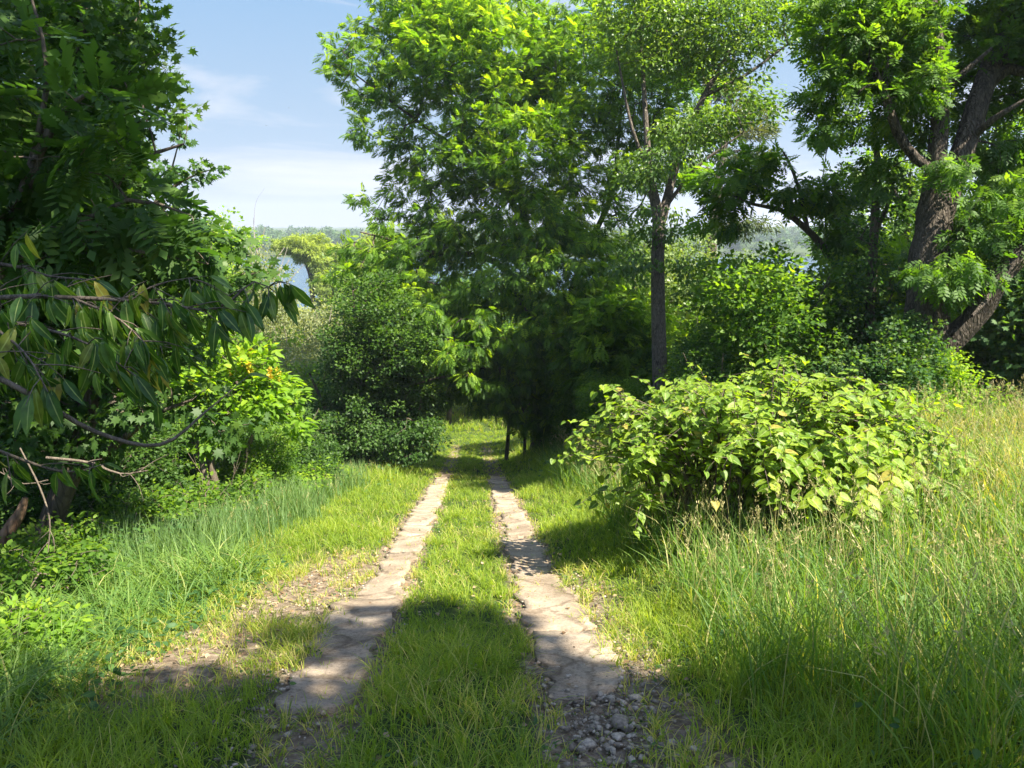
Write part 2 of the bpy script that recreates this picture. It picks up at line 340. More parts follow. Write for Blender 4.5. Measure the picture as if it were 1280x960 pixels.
class Wood:
    """collects limbs, grows branches to the leaf clumps"""
    def __init__(s, g): s.V = []; s.F = []; s.n = 0; s.nodes = []; s.g = g
    def add(s, V, F): s.V.append(V); s.F.append(F + s.n); s.n += len(V)
    def limb(s, pts, step=.35, jit=0., sides=8, knob=0.0, grow=True):
        q = smooth_path(pts, step, jit, s.g); V, F = tube(q[:, :3], q[:, 3], sides, knob=knob, g=s.g); s.add(V, F)
        if grow: s.nodes += [(*a[:3], a[3]) for a in q]
        return q
    def grow(s, centers, tip=.006, up=.35, sides=5, maxr=.12, minz=None):
        if not len(centers) or not s.nodes: return
        base = np.array(s.nodes); N0 = len(base); g = s.g
        if minz is not None:
            k = base[:, 2] > minz
            if k.any(): base = base[k]; N0 = len(base)
        P_ = [b[:3] for b in base]; par = [-1] * N0; R0 = [b[3] for b in base]
        d0 = np.array([np.min(np.linalg.norm(base[:, :3] - c, axis=1)) for c in centers]); order = np.argsort(d0)
        arr = np.zeros((N0 + len(centers) * 8, 3)); arr[:N0] = base[:, :3]; n = N0
        depth = np.zeros(len(arr)); tips = []; chains = []
        for ci in order:
            c = centers[ci]; dv = c - arr[:n]; dist = np.linalg.norm(dv, axis=1)
            cost = dist * (1 + up * np.clip(-dv[:, 2] / np.maximum(dist, 1e-6), -.3, 1)) + depth[:n] * .12
            j = int(np.argmin(cost)); D = dist[j]; k = int(min(7, max(2, D / .45)))
            a = arr[j]; mid = (a + c) / 2 + g.normal(size=3) * D * .07 + np.array([0, 0, D * .08])
            prev = j; ch = [j]
            for i in range(1, k + 1):
                t = i / k; pnt = (1 - t) ** 2 * a + 2 * t * (1 - t) * mid + t * t * c
                arr[n] = pnt; par.append(prev); depth[n] = depth[prev] + D / k; R0.append(None); prev = n; ch.append(n); n += 1
            chains.append(ch); tips.append(prev)
        cnt = np.zeros(n)
        for t in tips:
            while t >= 0: cnt[t] += 1; t = par[t]
        rad = np.minimum(tip * np.maximum(cnt, 1) ** .52, maxr)
        for ch in chains:
            r = rad[ch].copy(); r[0] = min(r[1] * 1.15, (R0[ch[0]] or 9)); V, F = tube(arr[ch], r, sides); s.add(V, F)
    def obj(s, mat, parent, name="trunk", org=None):
        V = np.concatenate(s.V); 
        if org is not None: V = V - org
        return mesh_obj(name, V, np.concatenate(s.F), mat, parent, smooth=True)

def make_tree(name, label, cat, base, limbs, blobs, spacing, leaf, bark='bark_dark', group=None, cr=.5, per=40, T=T_RH, size=.09,
              seed=1, tip=.006, knob=.0, up=.9, droop=.25, flat=.6, tipgain=.35, shell=.55, sides=8, maxn=900, maxr=.12, crown='crown', extra=None, out=.8, minz=None, gkw=None):
    g = np.random.default_rng(seed); base = np.asarray(base, float)
    root = empty(name, base, label, cat, group)
    W = Wood(g)
    for l in limbs: W.limb(l, knob=knob, sides=sides, jit=.0)
    C = blob_points(blobs, spacing, g, shell, maxn)
    W.grow(C, tip, maxr=maxr, minz=minz)
    W.obj(M[bark], root, org=base)
    cen = np.mean([b[0] for b in blobs], 0)
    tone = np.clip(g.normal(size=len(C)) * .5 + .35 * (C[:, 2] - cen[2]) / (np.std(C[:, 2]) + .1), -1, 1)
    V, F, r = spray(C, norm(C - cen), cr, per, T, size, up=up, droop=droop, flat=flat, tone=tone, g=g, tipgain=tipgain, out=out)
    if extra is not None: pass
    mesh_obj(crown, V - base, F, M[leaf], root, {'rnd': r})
    return root, C
def B(px, py, d, rx, ry, rd=None, dens=1.0):
    """crown lobe seen at a place in the view: radii in metres"""
    return (P(px, py, d), (rx, rd or (rx + ry) / 2, ry), dens)
def LP(*a): return [(*P(px, py, d), r) for px, py, d, r in a]
def ground_at(px, py=None, d=None):
    p = P(px, py or 480, d); return np.array([p[0], p[1], H(p[0], p[1])])

# ------------------------------------------------------------------ terrain
def graded(a, b, n, c=0.0, k=3.0):
    t = np.linspace(-1, 1, n); s = np.sinh(t * k) / math.sinh(k)
    return np.where(s < 0, c + (c - a) * s, c + (b - c) * s)
def build_ground():
    xs = graded(-2600, 2600, 330, -.5, 8.2); ys = np.unique(np.concatenate([graded(-40, 60, 300, 7, 2.0), np.geomspace(61, 6000, 150)]))
    X, Y = np.meshgrid(xs, ys); Z = H(X, Y)
    nx, ny = len(xs), len(ys)
    i = np.arange(ny - 1)[:, None] * nx + np.arange(nx - 1)[None]
    F = np.stack([i, i + 1, i + nx + 1, i + nx], -1).reshape(-1, 4)
    m, n, o = new_mat('soil_and_moss')
    tc = n.nodes.new("ShaderNodeNewGeometry")
    def N(scale, det=6, rough=.6):
        z = n.nodes.new("ShaderNodeTexNoise"); z.inputs['Scale'].default_value = scale; z.inputs['Detail'].default_value = det; z.inputs['Roughness'].default_value = rough
        n.links.new(tc.outputs['Position'], z.inputs['Vector']); return z
    n1, n2, n3 = N(.9), N(14, 8, .7), N(70, 4, .7)
    soil = ramp(n, [(.07, .05, .034), (.17, .128, .085), (.34, .275, .20)], [.3, .5, .70]); n.links.new(n2.outputs[0], soil.inputs[0])
    moss = ramp(n, [(.018, .030, .008), (.04, .065, .014), (.09, .10, .03)], [.3, .5, .75]); n.links.new(n2.outputs[0], moss.inputs[0])
    at = n.nodes.new("ShaderNodeAttribute"); at.attribute_name = "bare"
    mt = n.nodes.new("ShaderNodeMath"); mt.operation = 'ADD'; n.links.new(at.outputs['Fac'], mt.inputs[0]); n.links.new(n1.outputs[0], mt.inputs[1])
    rr = ramp(n, [(0, 0, 0), (1, 1, 1)], [.62, .95]); n.links.new(mt.outputs[0], rr.inputs[0])
    mx = n.nodes.new("ShaderNodeMix"); mx.data_type = 'RGBA'; n.links.new(rr.outputs[0], mx.inputs[0])
    n.links.new(moss.outputs[0], mx.inputs[6]); n.links.new(soil.outputs[0], mx.inputs[7])
    p = n.nodes.new("ShaderNodeBsdfPrincipled"); p.inputs['Roughness'].default_value = .95; p.inputs['Specular IOR Level'].default_value = .1
    n.links.new(mx.outputs[2], p.inputs['Base Color'])
    b = n.nodes.new("ShaderNodeBump"); b.inputs['Strength'].default_value = .7; b.inputs['Distance'].default_value = .03
    ad = n.nodes.new("ShaderNodeMath"); ad.operation = 'ADD'; n.links.new(n2.outputs[0], ad.inputs[0]); n.links.new(n3.outputs[0], ad.inputs[1])
    n.links.new(ad.outputs[0], b.inputs['Height']); n.links.new(b.outputs[0], p.inputs['Normal']); n.links.new(p.outputs[0], o.inputs[0])
    ob = mesh_obj('ground', np.stack([X, Y, Z], -1).reshape(-1, 3), F, m, smooth=True)
    a = ob.data.attributes.new('bare', 'FLOAT', 'POINT'); a.data.foreach_set('value', bareness(X, Y).astype(np.float32).ravel())
    tag(ob, kind='structure')
def bareness(x, y):
    """0 fully grown over, 1 bare dirt"""
    t = x - xc(y)
    a = np.exp(-((np.abs(t) - .71) / (.27 + .05 * wob(x, y, 3.7, 2.))) ** 4) * np.interp(y, [8, 17, 21, 34, 38], [1, .86, .55, .45, 0])
    a = a * np.where((t < 0) & (y < 3.7), .5, 1) * np.where((t > 0) & (y < 3.8), .85, 1)
    dirt = .78 * np.exp(-(((x + 1.75) / .65) ** 2 + ((y - 6.6) / 1.9) ** 2) * .9)            # worn verge left of the path
    dirt2 = np.exp(-(((x + 2.0) / .7) ** 2 + ((y - 4.6) / .8) ** 2)) * .8
    rs = np.exp(-(((t - 1.10) / .22) ** 2)) * np.clip((9 - y) / 3, 0, 1) * .5
    rc = np.exp(-(((x - 2.9) / .4) ** 2 + ((y - 3.1) / .8) ** 2)) * .7
    return np.clip(np.maximum.reduce([a, dirt, dirt2, rs, rc]), 0, 1)
build_ground()

# lake
m, n, o = new_mat('lake_water')
p = n.nodes.new("ShaderNodeBsdfPrincipled"); p.inputs['Base Color'].default_value = (.03, .07, .12, 1); p.inputs['Roughness'].default_value = .12
g_ = n.nodes.new("ShaderNodeNewGeometry"); z_ = n.nodes.new("ShaderNodeTexNoise"); z_.inputs['Scale'].default_value = .9; z_.inputs['Detail'].default_value = 6
n.links.new(g_.outputs['Position'], z_.inputs['Vector']); b_ = n.nodes.new("ShaderNodeBump"); b_.inputs['Strength'].default_value = .6; b_.inputs['Distance'].default_value = .5
n.links.new(z_.outputs[0], b_.inputs['Height']); n.links.new(b_.outputs[0], p.inputs['Normal']); n.links.new(p.outputs[0], o.inputs[0])
X, Y = np.meshgrid(np.linspace(-1500, 1500, 40), np.linspace(85, 520, 20))
i = np.arange(19)[:, None] * 40 + np.arange(39)[None]
tag(mesh_obj('lake', np.stack([X, Y, np.full_like(X, LAKE_Z)], -1).reshape(-1, 3), np.stack([i, i + 1, i + 41, i + 40], -1).reshape(-1, 4), m), kind='structure')

# wheel tracks of worn concrete
def build_tracks():
    m, n, o = new_mat('worn_concrete')
    gg = n.nodes.new("ShaderNodeNewGeometry")
    def N(scale, det=6, rough=.6):
        z = n.nodes.new("ShaderNodeTexNoise"); z.inputs['Scale'].default_value = scale; z.inputs['Detail'].default_value = det; z.inputs['Roughness'].default_value = rough
        n.links.new(gg.outputs['Position'], z.inputs['Vector']); return z
    a, b, c = N(2.2, 8), N(38, 6, .75), N(160, 3, .8)
    r1 = ramp(n, [(.20, .15, .10), (.33, .26, .185), (.44, .36, .265)], [.30, .5, .7]); n.links.new(a.outputs[0], r1.inputs[0])
    r2 = ramp(n, [(.5, .47, .42), (.85, .85, .85), (1.1, 1.1, 1.1)], [.34, .47, .68]); n.links.new(b.outputs[0], r2.inputs[0])
    mx = n.nodes.new("ShaderNodeMix"); mx.data_type = 'RGBA'; mx.blend_type = 'MULTIPLY'; mx.inputs[0].default_value = 1
    n.links.new(r1.outputs[0], mx.inputs[6]); n.links.new(r2.outputs[0], mx.inputs[7])
    v = n.nodes.new("ShaderNodeTexVoronoi"); v.feature = 'DISTANCE_TO_EDGE'; v.inputs['Scale'].default_value = .9
    ad = n.nodes.new("ShaderNodeVectorMath"); ad.operation = 'MULTIPLY_ADD'; n.links.new(a.outputs['Color'], ad.inputs[0]); ad.inputs[1].default_value = (.6, .6, .1); n.links.new(gg.outputs['Position'], ad.inputs[2])
    n.links.new(ad.outputs[0], v.inputs['Vector'])
    rc = ramp(n, [(.25, .2, .16), (1, 1, 1)], [.004, .03]); n.links.new(v.outputs['Distance'], rc.inputs[0])
    m2 = n.nodes.new("ShaderNodeMix"); m2.data_type = 'RGBA'; m2.blend_type = 'MULTIPLY'; m2.inputs[0].default_value = .5
    n.links.new(mx.outputs[2], m2.inputs[6]); n.links.new(rc.outputs[0], m2.inputs[7])
    p = n.nodes.new("ShaderNodeBsdfPrincipled"); p.inputs['Roughness'].default_value = .9; p.inputs['Specular IOR Level'].default_value = .2
    n.links.new(m2.outputs[2], p.inputs['Base Color'])
    bp = n.nodes.new("ShaderNodeBump"); bp.inputs['Strength'].default_value = .8; bp.inputs['Distance'].default_value = .012
    sm = n.nodes.new("ShaderNodeMath"); sm.operation = 'ADD'; n.links.new(b.outputs[0], sm.inputs[0]); n.links.new(c.outputs[0], sm.inputs[1])
    n.links.new(sm.outputs[0], bp.inputs['Height']); n.links.new(bp.outputs[0], p.inputs['Normal']); n.links.new(p.outputs[0], o.inputs[0])
    for side, name in ((-1, 'wheel_track'), (1, 'wheel_track')):
        g = np.random.default_rng(11 + side)
        V, F, nn = [], [], 0
        y = 3.75 if side < 0 else 3.9
        while y < 19.6:
            ln = g.uniform(.9, 2.6); y1 = min(y + ln, 20)
            ny = max(4, int((y1 - y) / .12)); nx = 9
            yy = np.linspace(y, y1 - g.uniform(.01, .06), ny)
            jl = np.cumsum(g.normal(size=ny)) * .012; jr = np.cumsum(g.normal(size=ny)) * .012
            wl = .185 + g.uniform(-.03, .04) + (.10 * np.exp(-((yy - 5.3) / 1.4) ** 2) if side < 0 else 0)
            wr = .185 + g.uniform(-.03, .04) + (.07 * np.exp(-((yy - 5) / 1.2) ** 2) if side > 0 else 0)
            l = -wl + jl - jl.mean() + .03 * g.normal(size=ny); r = wr + jr - jr.mean() + .03 * g.normal(size=ny)
            tilt = g.uniform(-.012, .012); lift = .022 + g.uniform(0, .016)
            U = np.linspace(0, 1, nx)
            cx = xc(yy) + side * .71
            XX = (cx + l)[:, None] * (1 - U) + (cx + r)[:, None] * U
            YY = np.repeat(yy[:, None], nx, 1)
            e0 = np.cumsum(g.normal(size=nx)) * .03; e1 = np.cumsum(g.normal(size=nx)) * .03
            YY[0] += e0 - e0.mean(); YY[1] += (e0 - e0.mean()) * .5; YY[-1] += np.minimum(e1 - e1.mean(), .05); YY[-2] += (e1 - e1.mean()) * .3
            ZZ = H(XX, YY) + lift + tilt * (U - .5)[None] * 2
            top = np.stack([XX, YY, ZZ], -1).reshape(-1, 3)
            i = np.arange(ny - 1)[:, None] * nx + np.arange(nx - 1)[None]
            F.append(np.stack([i, i + 1, i + nx + 1, i + nx], -1).reshape(-1, 4) + nn)
            ring = np.concatenate([np.arange(nx), np.arange(1, ny) * nx + nx - 1, (ny - 1) * nx + np.arange(nx - 2, -1, -1), np.arange(ny - 2, 0, -1) * nx])
            bot = top[ring] - [0, 0, .08]; V += [top, bot]
            k = len(ring); a_ = ring; b_ = nx * ny + np.arange(k)
            F.append(np.stack([a_, b_, np.roll(b_, -1), np.roll(a_, -1)], -1) + nn)
            nn += len(top) + k; y = y1
        tag(mesh_obj(name, np.concatenate(V), np.concatenate(F), m), kind='structure')
build_tracks()

# ------------------------------------------------------------------ grass
def blades(x, y, h, wd, lean, levels, g, col, az=None, z=None):
    """curved tapering blades rooted on the ground"""
    N = len(x); z = H(x, y) - .01 if z is None else z
    az = g.random(N) * 2 * math.pi if az is None else az
    ld = np.stack([np.cos(az), np.sin(az), np.zeros(N)], 1)
    fa = az + math.pi / 2 + g.normal(size=N) * .7; wdv = np.stack([np.cos(fa), np.sin(fa), np.zeros(N)], 1)
    root = np.stack([x, y, z], 1); V = []
    for i in range(levels):
        t = i / levels; hh = h[:, None] * (t - .25 * lean[:, None] * t * t)
        c = root + np.array([0, 0, 1.]) * hh + ld * (h * lean)[:, None] * t * t
        ww = (wd * (1 - .75 * t * t) * (.75 + .5 * min(t * 3, .5)))[:, None]
        V += [c - wdv * ww / 2, c + wdv * ww / 2]
    V.append(root + np.array([0, 0, 1.]) * h[:, None] * (1 - .35 * lean[:, None]) + ld * (h * lean)[:, None])
    V = np.stack(V, 1); k = V.shape[1]; f = []
    for i in range(levels - 1): a = 2 * i; f += [[a, a + 1, a + 3], [a, a + 3, a + 2]]
    a = 2 * (levels - 1); f.append([a, a + 1, a + 2]); f = np.array(f)
    F = f[None] + (np.arange(N) * k)[:, None, None]
    return V.reshape(-1, 3), F.reshape(-1, 3), np.repeat(col, len(f))
def merge(parts):
    V, F, A, n = [], [], [], 0
    for v, f, a in parts: V.append(v); F.append(f + n); A.append(a); n += len(v)
    return np.concatenate(V), np.concatenate(F), np.concatenate(A)
def scatter(n, x0, x1, y0, y1, g, ypow=1.0):
    y = y0 + (y1 - y0) * g.random(n) ** ypow
    return x0 + (x1 - x0) * g.random(n), y
def inview(x, y, margin=1.0):
    return (np.abs(x) < .68 * y + margin)
def tufts(x, y, per, g, spread):
    i = np.repeat(np.arange(len(x)), per); N = len(i)
    return x[i] + g.normal(size=N) * spread, y[i] + g.normal(size=N) * spread, i

def short_grass():
    g = np.random.default_rng(21); parts = []
    for (y0, y1, dens, per, lv, wd) in ((.9, 5.5, 330, 9, 4, .0050), (5.5, 10, 190, 9, 3, .0065), (10, 19, 95, 8, 2, .010), (19, 40, 38, 8, 2, .018), (40, 80, 9, 8, 2, .04)):
        x0, x1 = -.62 * y1 - 1, .45 * y1 + 1
        if y0 >= 40: x0, x1 = -24, 14
        n = int((x1 - x0) * (y1 - y0) * dens); x, y = scatter(n, x0, x1, y0, y1, g)
        b = bareness(x, y); t = x - xc(y)
        patch = .5 + .5 * wob(x, y, 2.3, 4.) ; fine = .5 + .5 * wob(x, y, 6.5, 9.)
        keep = inview(x, y) & (g.random(n) > np.clip(b * 1.30 - .34 * fine, 0, .955)) & (g.random(n) < .45 + .40 * patch + .35 * fine)
        x, y = x[keep], y[keep]; b = b[keep]; t = t[keep]; fine = fine[keep]; patch = patch[keep]
        hh = np.where(y > 40, .22, 0) + .085 + .05 * patch + .05 * np.clip(np.abs(np.abs(t) - .71) - .3, 0, .6)
        hh = hh * np.where(np.abs(t) < .6, 1.0 + .9 * np.clip((5.0 - y) / 3, 0, 1), 1.15)
        hh = hh * (1 - .45 * b)
        tx, ty, i = tufts(x, y, per, g, .018 + .010 * (y1 > 10))
        h = hh[i] * g.uniform(.45, 1.5, len(i)); ln = g.uniform(.25, 1.1, len(i)) * np.where(g.random(len(i)) < .12, 1.8, 1)
        tv = .30 * (g.random(len(x))[i] - .5)
        dry = ((b[i] > .25) & (g.random(len(i)) < .35)) | (g.random(len(i)) < .05 + .30 * np.clip(wob(tx, ty, 1.9, 12.) - .25, 0, 1))
        col = np.where(dry, .88 + .12 * g.random(len(i)), np.clip(.1 + tv + .45 * g.random(len(i)) + .35 * fine[i] * patch[i], 0, .8))
        parts.append(blades(tx, ty, h, wd * g.uniform(.7, 1.4, len(i)), ln, lv, g, col))
    V, F, A = merge(parts)
    tag(mesh_obj('grass', V, F, M['grass'], None, {'rnd': A}), 'short bright green grass growing between and beside the two wheel tracks', 'grass', kind='stuff')
short_grass()

def tall_region(name, label, mat, seed, fn, bands, hbase, lean=(.15, .9), drysh=.06):
    g = np.random.default_rng(seed); parts = []
    for (y0, y1, dens, per, lv, wd) in bands:
        x0, x1 = -.70 * y1 - 1, .70 * y1 + 1
        n = int((x1 - x0) * (y1 - y0) * dens); x, y = scatter(n, x0, x1, y0, y1, g)
        m_ = fn(x, y); cl = .5 + .5 * wob(x, y, 3.3, seed + 2.); k = (g.random(n) < m_ * (.35 + .9 * cl)) & inview(x, y, 1.2); x, y, m_ = x[k], y[k], m_[k]
        if not len(x): continue
        patch = .5 + .5 * wob(x, y, 1.5, seed); patch = patch * .6 + .4 * (.5 + .5 * wob(x, y, 4.1, seed + 3.))
        tx, ty, i = tufts(x, y, per, g, .035 + .02 * (y1 > 9))
        h = hbase * (.55 + .55 * patch[i]) * g.uniform(.5, 1.25, len(i)) * np.clip(.35 + .8 * m_[i], 0, 1)
        dry = g.random(len(i)) < drysh
        col = np.where(dry, .9 + .1 * g.random(len(i)), np.clip(.1 + .5 * g.random(len(i)) + .3 * patch[i], 0, .85))
        parts.append(blades(tx, ty, h, wd * g.uniform(.6, 1.4, len(i)), g.uniform(*lean, len(i)), lv, g, col))
    V, F, A = merge(parts)
    return tag(mesh_obj(name, V, F, M[mat], None, {'rnd': A}), label, 'grass', kind='stuff')
def S(a, lo, hi): return np.clip((a - lo) / (hi - lo), 0, 1)
def f_right(x, y):      # meadow grass on the right bank
    t = x - xc(y); e = 1.55 + .25 * wob(x * 0, y, 1.1, 3.) + .25 * S(y, 7, 12)
    return S(t, e, e + .35) * S(-y, -30, -22) * np.where((x > 5.2) & (y < 9), .55, 1) 
def f_gold(x, y):       # sunburnt grass further up the right bank
    return S(x, 1.5 + .27 * y, 2.6 + .27 * y) * S(-y, -17, -14) * S(y, 2.2, 3.2)
def f_left(x, y):       # blue green grass on the left bank
    t = x - xc(y); e = -2.15 - .2 * wob(x * 0, y, .9, 6.)
    return S(-t, -e, -e + .5) * S(y, 6.0, 8.2) * S(-y, -28, -20) * (1 - .9 * bareness(x, y))
def f_leftnear(x, y):   # weeds and grass at the lower left
    t = x - xc(y)
    return S(-t, 1.75, 2.3) * S(-y, -9, -7) * (1 - .9 * bareness(x, y))
def f_verge(x, y):      # tall verge grass around the shaded dip
    t = np.abs(x - xc(y)); return S(t, 1.45, 1.9) * S(-t, -7, -5) * S(y, 14, 18) * S(-y, -36, -31)
tall_region('tall_grass', 'tall green meadow grass covering the right bank in front of the knotweed', 'tall_grass', 31, f_right,
            ((1.2, 5, 150, 7, 4, .0080), (5, 9, 110, 7, 3, .010), (9, 26, 40, 7, 2, .016)), .78)
tall_region('dry_grass', 'golden sunburnt meadow grass on the right hand slope beside the knotweed', 'gold_grass', 32, f_gold,
            ((2.2, 9, 110, 7, 3, .008), (9, 17, 60, 7, 2, .013)), .66, drysh=.2)
tall_region('bank_grass', 'blue green bank grass left of the tracks in full sun', 'blue_grass', 33, f_left,
            ((6, 12, 105, 8, 3, .011), (12, 28, 42, 8, 2, .018)), .68, lean=(.05, .5))
tall_region('weedy_grass', 'arching dark green grass in the shade at the lower left', 'tall_grass', 34, f_leftnear,
            ((1.2, 5, 100, 7, 5, .0095), (5, 9, 75, 7, 4, .012)), .52, lean=(.4, 1.3), drysh=.03)
tall_region('verge_grass', 'tall grass on the verges where the path dips under the walnut', 'grass', 35, f_verge,
            ((14, 24, 38, 7, 2, .016), (24, 36, 30, 7, 2, .022)), .55, drysh=.05)

def seed_heads():
    g = np.random.default_rng(41); parts = []
    def add(n, box, fn, hmin, hmax, hl, hw):
        x, y = scatter(n, *box, g); k = (g.random(n) < fn(x, y)) & inview(x, y); x, y = x[k], y[k]; N = len(x)
        h = g.uniform(hmin, hmax, N); ln = g.uniform(.05, .45, N); az = g.random(N) * 2 * math.pi
        parts.append(blades(x, y, h, np.full(N, .0022 + .0003 * y.mean()), ln, 3, g, .2 + .3 * g.random(N), az=az))
        top = np.stack([x, y, H(x, y) - .01], 1) + np.array([0, 0, 1.]) * (h * (1 - .35 * ln))[:, None] + np.stack([np.cos(az), np.sin(az), 0 * az], 1) * (h * ln)[:, None]
        per = 13; i = np.repeat(np.arange(N), per); tt = g.random(len(i))
        dirv = norm(np.stack([np.cos(az) * ln * 1.6, np.sin(az) * ln * 1.6, np.ones(N) * .8], 1))
        pos = top[i] - dirv[i] * (tt * hl)[:, None] + g.normal(size=(len(i), 3)) * hw * .5
        d = dirv[i] + g.normal(size=(len(i), 3)) * .38
        v, f, k2 = emit(T_SEED, pos, rmat(d, unit(len(i), g)), g.uniform(.6, 1.3, len(i)) * hl * .26)
        parts.append((v, f, np.repeat(.3 + .7 * g.random(len(i)), k2)))
    add(6500, (1.2, 9, 2.2, 14), lambda x, y: f_right(x, y) * .8, .55, .95, .09, .012)
    add(1700, (1.2, 7, 13, 26), lambda x, y: np.maximum(f_verge(x, y), f_right(x, y)), .7, 1.05, .14, .02)
    add(1200, (-7, -2, 9, 24), lambda x, y: f_left(x, y), .40, .62, .09, .012)
    V, F, A = merge(parts)
    tag(mesh_obj('seed_heads', V, F, M['straw'], None, {'rnd': A}), 'pale straw coloured seed heads standing above the bank grass', 'grass', kind='stuff')
seed_heads()

def ground_cover():
    g = np.random.default_rng(51); parts = []
    def add(n, box, fn, hz, T, s, tone=0.):
        x, y = scatter(n, *box, g); k = (g.random(n) < fn(x, y)) & inview(x, y, 1.); x, y = x[k], y[k]; N = len(x)
        z = H(x, y) + hz * g.random(N) ** 1.3 * (.4 + .6 * (.5 + .5 * wob(x, y, 2.1, 7.)))
        d = g.normal(size=(N, 3)) * [1, 1, .3]; nn = np.array([0, 0, 1.]) + g.normal(size=(N, 3)) * .4
        v, f, k2 = emit(T, np.stack([x, y, z], 1), rmat(d, nn), s * g.uniform(.6, 1.4, N))
        parts.append((v, f, np.repeat(np.clip(tone + g.random(N) * .8, 0, 1), k2)))
    add(36000, (-6, -1.6, 1.4, 8), lambda x, y: f_leftnear(x, y), .22, T_OVAL, .055)
    add(16000, (-7, -3.4, 6.5, 13), lambda x, y: S(-x, 3.4, 4.4), .55, T_OVAL, .07, .1)
    add(15000, (1.2, 7, 2, 10), lambda x, y: f_right(x, y) * np.clip(wob(x, y, 2.2, 17.) + .3, 0, 1), .55, T_OVAL, .045, .25)
    add(26000, (-2.4, 2.2, 1.5, 11), lambda x, y: (1 - bareness(x, y)) * np.clip(wob(x, y, 2.9, 14.) + .15, 0, 1) * .8, .07, T_OVAL, .030, .1)
    add(9000, (-9, 9, 14, 36), lambda x, y: f_verge(x, y), .5, T_RHW, .10, .3)
    V, F, A = merge(parts)
    tag(mesh_obj('undergrowth', V, F, M['weed'], None, {'rnd': A}), 'low broad leaved weeds and ivy among the grass roots', 'weeds', kind='stuff')
    n = 22000; x, y = scatter(n, -3.4, 3.4, 1.2, 14, g); b = bareness(x, y); k = g.random(n) < .10 + .6 * b * ((np.abs(np.abs(x - xc(y)) - .71) > .16) + .12) ; x, y = x[k], y[k]; N = len(x)
    d = g.normal(size=(N, 3)) * [1, 1, .15]; nn = np.array([0, 0, 1.]) + g.normal(size=(N, 3)) * .35
    v, f, k2 = emit(T_RHW, np.stack([x, y, H(x, y) + .012 + .03 * g.random(N) ** 3], 1), rmat(d, nn), g.uniform(.015, .05, N))
    tag(mesh_obj('leaf_litter', v, f, M['litter'], None, {'rnd': np.repeat(g.random(N), k2)}), 'dry brown leaves and straw lying on the bare dirt', 'leaf litter', kind='stuff')
ground_cover()

# gravel and stones
ICO_V = []; _t = (1 + 5 ** .5) / 2
for a_ in (-1, 1):
    for b_ in (-_t, _t): ICO_V += [(a_, b_, 0), (0, a_, b_), (b_, 0, a_)]
ICO_V = norm(np.array(ICO_V, float))
def _icof():
    f = []; n = len(ICO_V); D = np.linalg.norm(ICO_V[:, None] - ICO_V[None], axis=2)
    for i in range(n):
        for j in range(i + 1, n):
            for k in range(j + 1, n):
                if max(D[i, j], D[j, k], D[i, k]) < 1.1:
                    nn = np.cross(ICO_V[j] - ICO_V[i], ICO_V[k] - ICO_V[i])
                    f.append([i, j, k] if np.dot(nn, ICO_V[i]) > 0 else [i, k, j])
    return np.array(f)
ICO_F = _icof()
def stone_mat(name, cols):
    m, n, o = new_mat(name); a = n.nodes.new("ShaderNodeAttribute"); a.attribute_name = "rnd"; r = ramp(n, cols); n.links.new(a.outputs['Fac'], r.inputs[0])
    z = n.nodes.new("ShaderNodeTexNoise"); z.inputs['Scale'].default_value = 60; z.inputs['Detail'].default_value = 5
    gg = n.nodes.new("ShaderNodeNewGeometry"); n.links.new(gg.outputs['Position'], z.inputs['Vector'])
    r2 = ramp(n, [(.55, .55, .55), (1.15, 1.15, 1.15)], [.35, .65]); n.links.new(z.outputs[0], r2.inputs[0])
    mx = n.nodes.new("ShaderNodeMix"); mx.data_type = 'RGBA'; mx.blend_type = 'MULTIPLY'; mx.inputs[0].default_value = 1
    n.links.new(r.outputs[0], mx.inputs[6]); n.links.new(r2.outputs[0], mx.inputs[7])
    p = n.nodes.new("ShaderNodeBsdfPrincipled"); p.inputs['Roughness'].default_value = .85; n.links.new(mx.outputs[2], p.inputs['Base Color']); n.links.new(p.outputs[0], o.inputs[0]); return m
M['stone'] = stone_mat('stone', [(.10, .078, .052), (.21, .168, .118), (.37, .31, .23)])
def stones(x, y, s, g, sink=.25):
    N = len(x); sc3 = np.stack([s * g.uniform(.8, 1.3, N), s * g.uniform(.7, 1.1, N), s * g.uniform(.3, .65, N)], 1)
    pos = np.stack([x, y, H(x, y) + .02 + s * .2], 1)
    V = ICO_V[None] * (1 + g.normal(size=(N, 12, 1)) * .24) * sc3[:, None]
    a = g.random(N) * 6.28; c, s_ = np.cos(a)[:, None], np.sin(a)[:, None]
    V = np.stack([V[..., 0] * c - V[..., 1] * s_, V[..., 0] * s_ + V[..., 1] * c, V[..., 2]], -1) + pos[:, None]
    F = ICO_F[None] + (np.arange(N) * 12)[:, None, None]
    return V.reshape(-1, 3), F.reshape(-1, 3), np.repeat(g.random(N), 20)
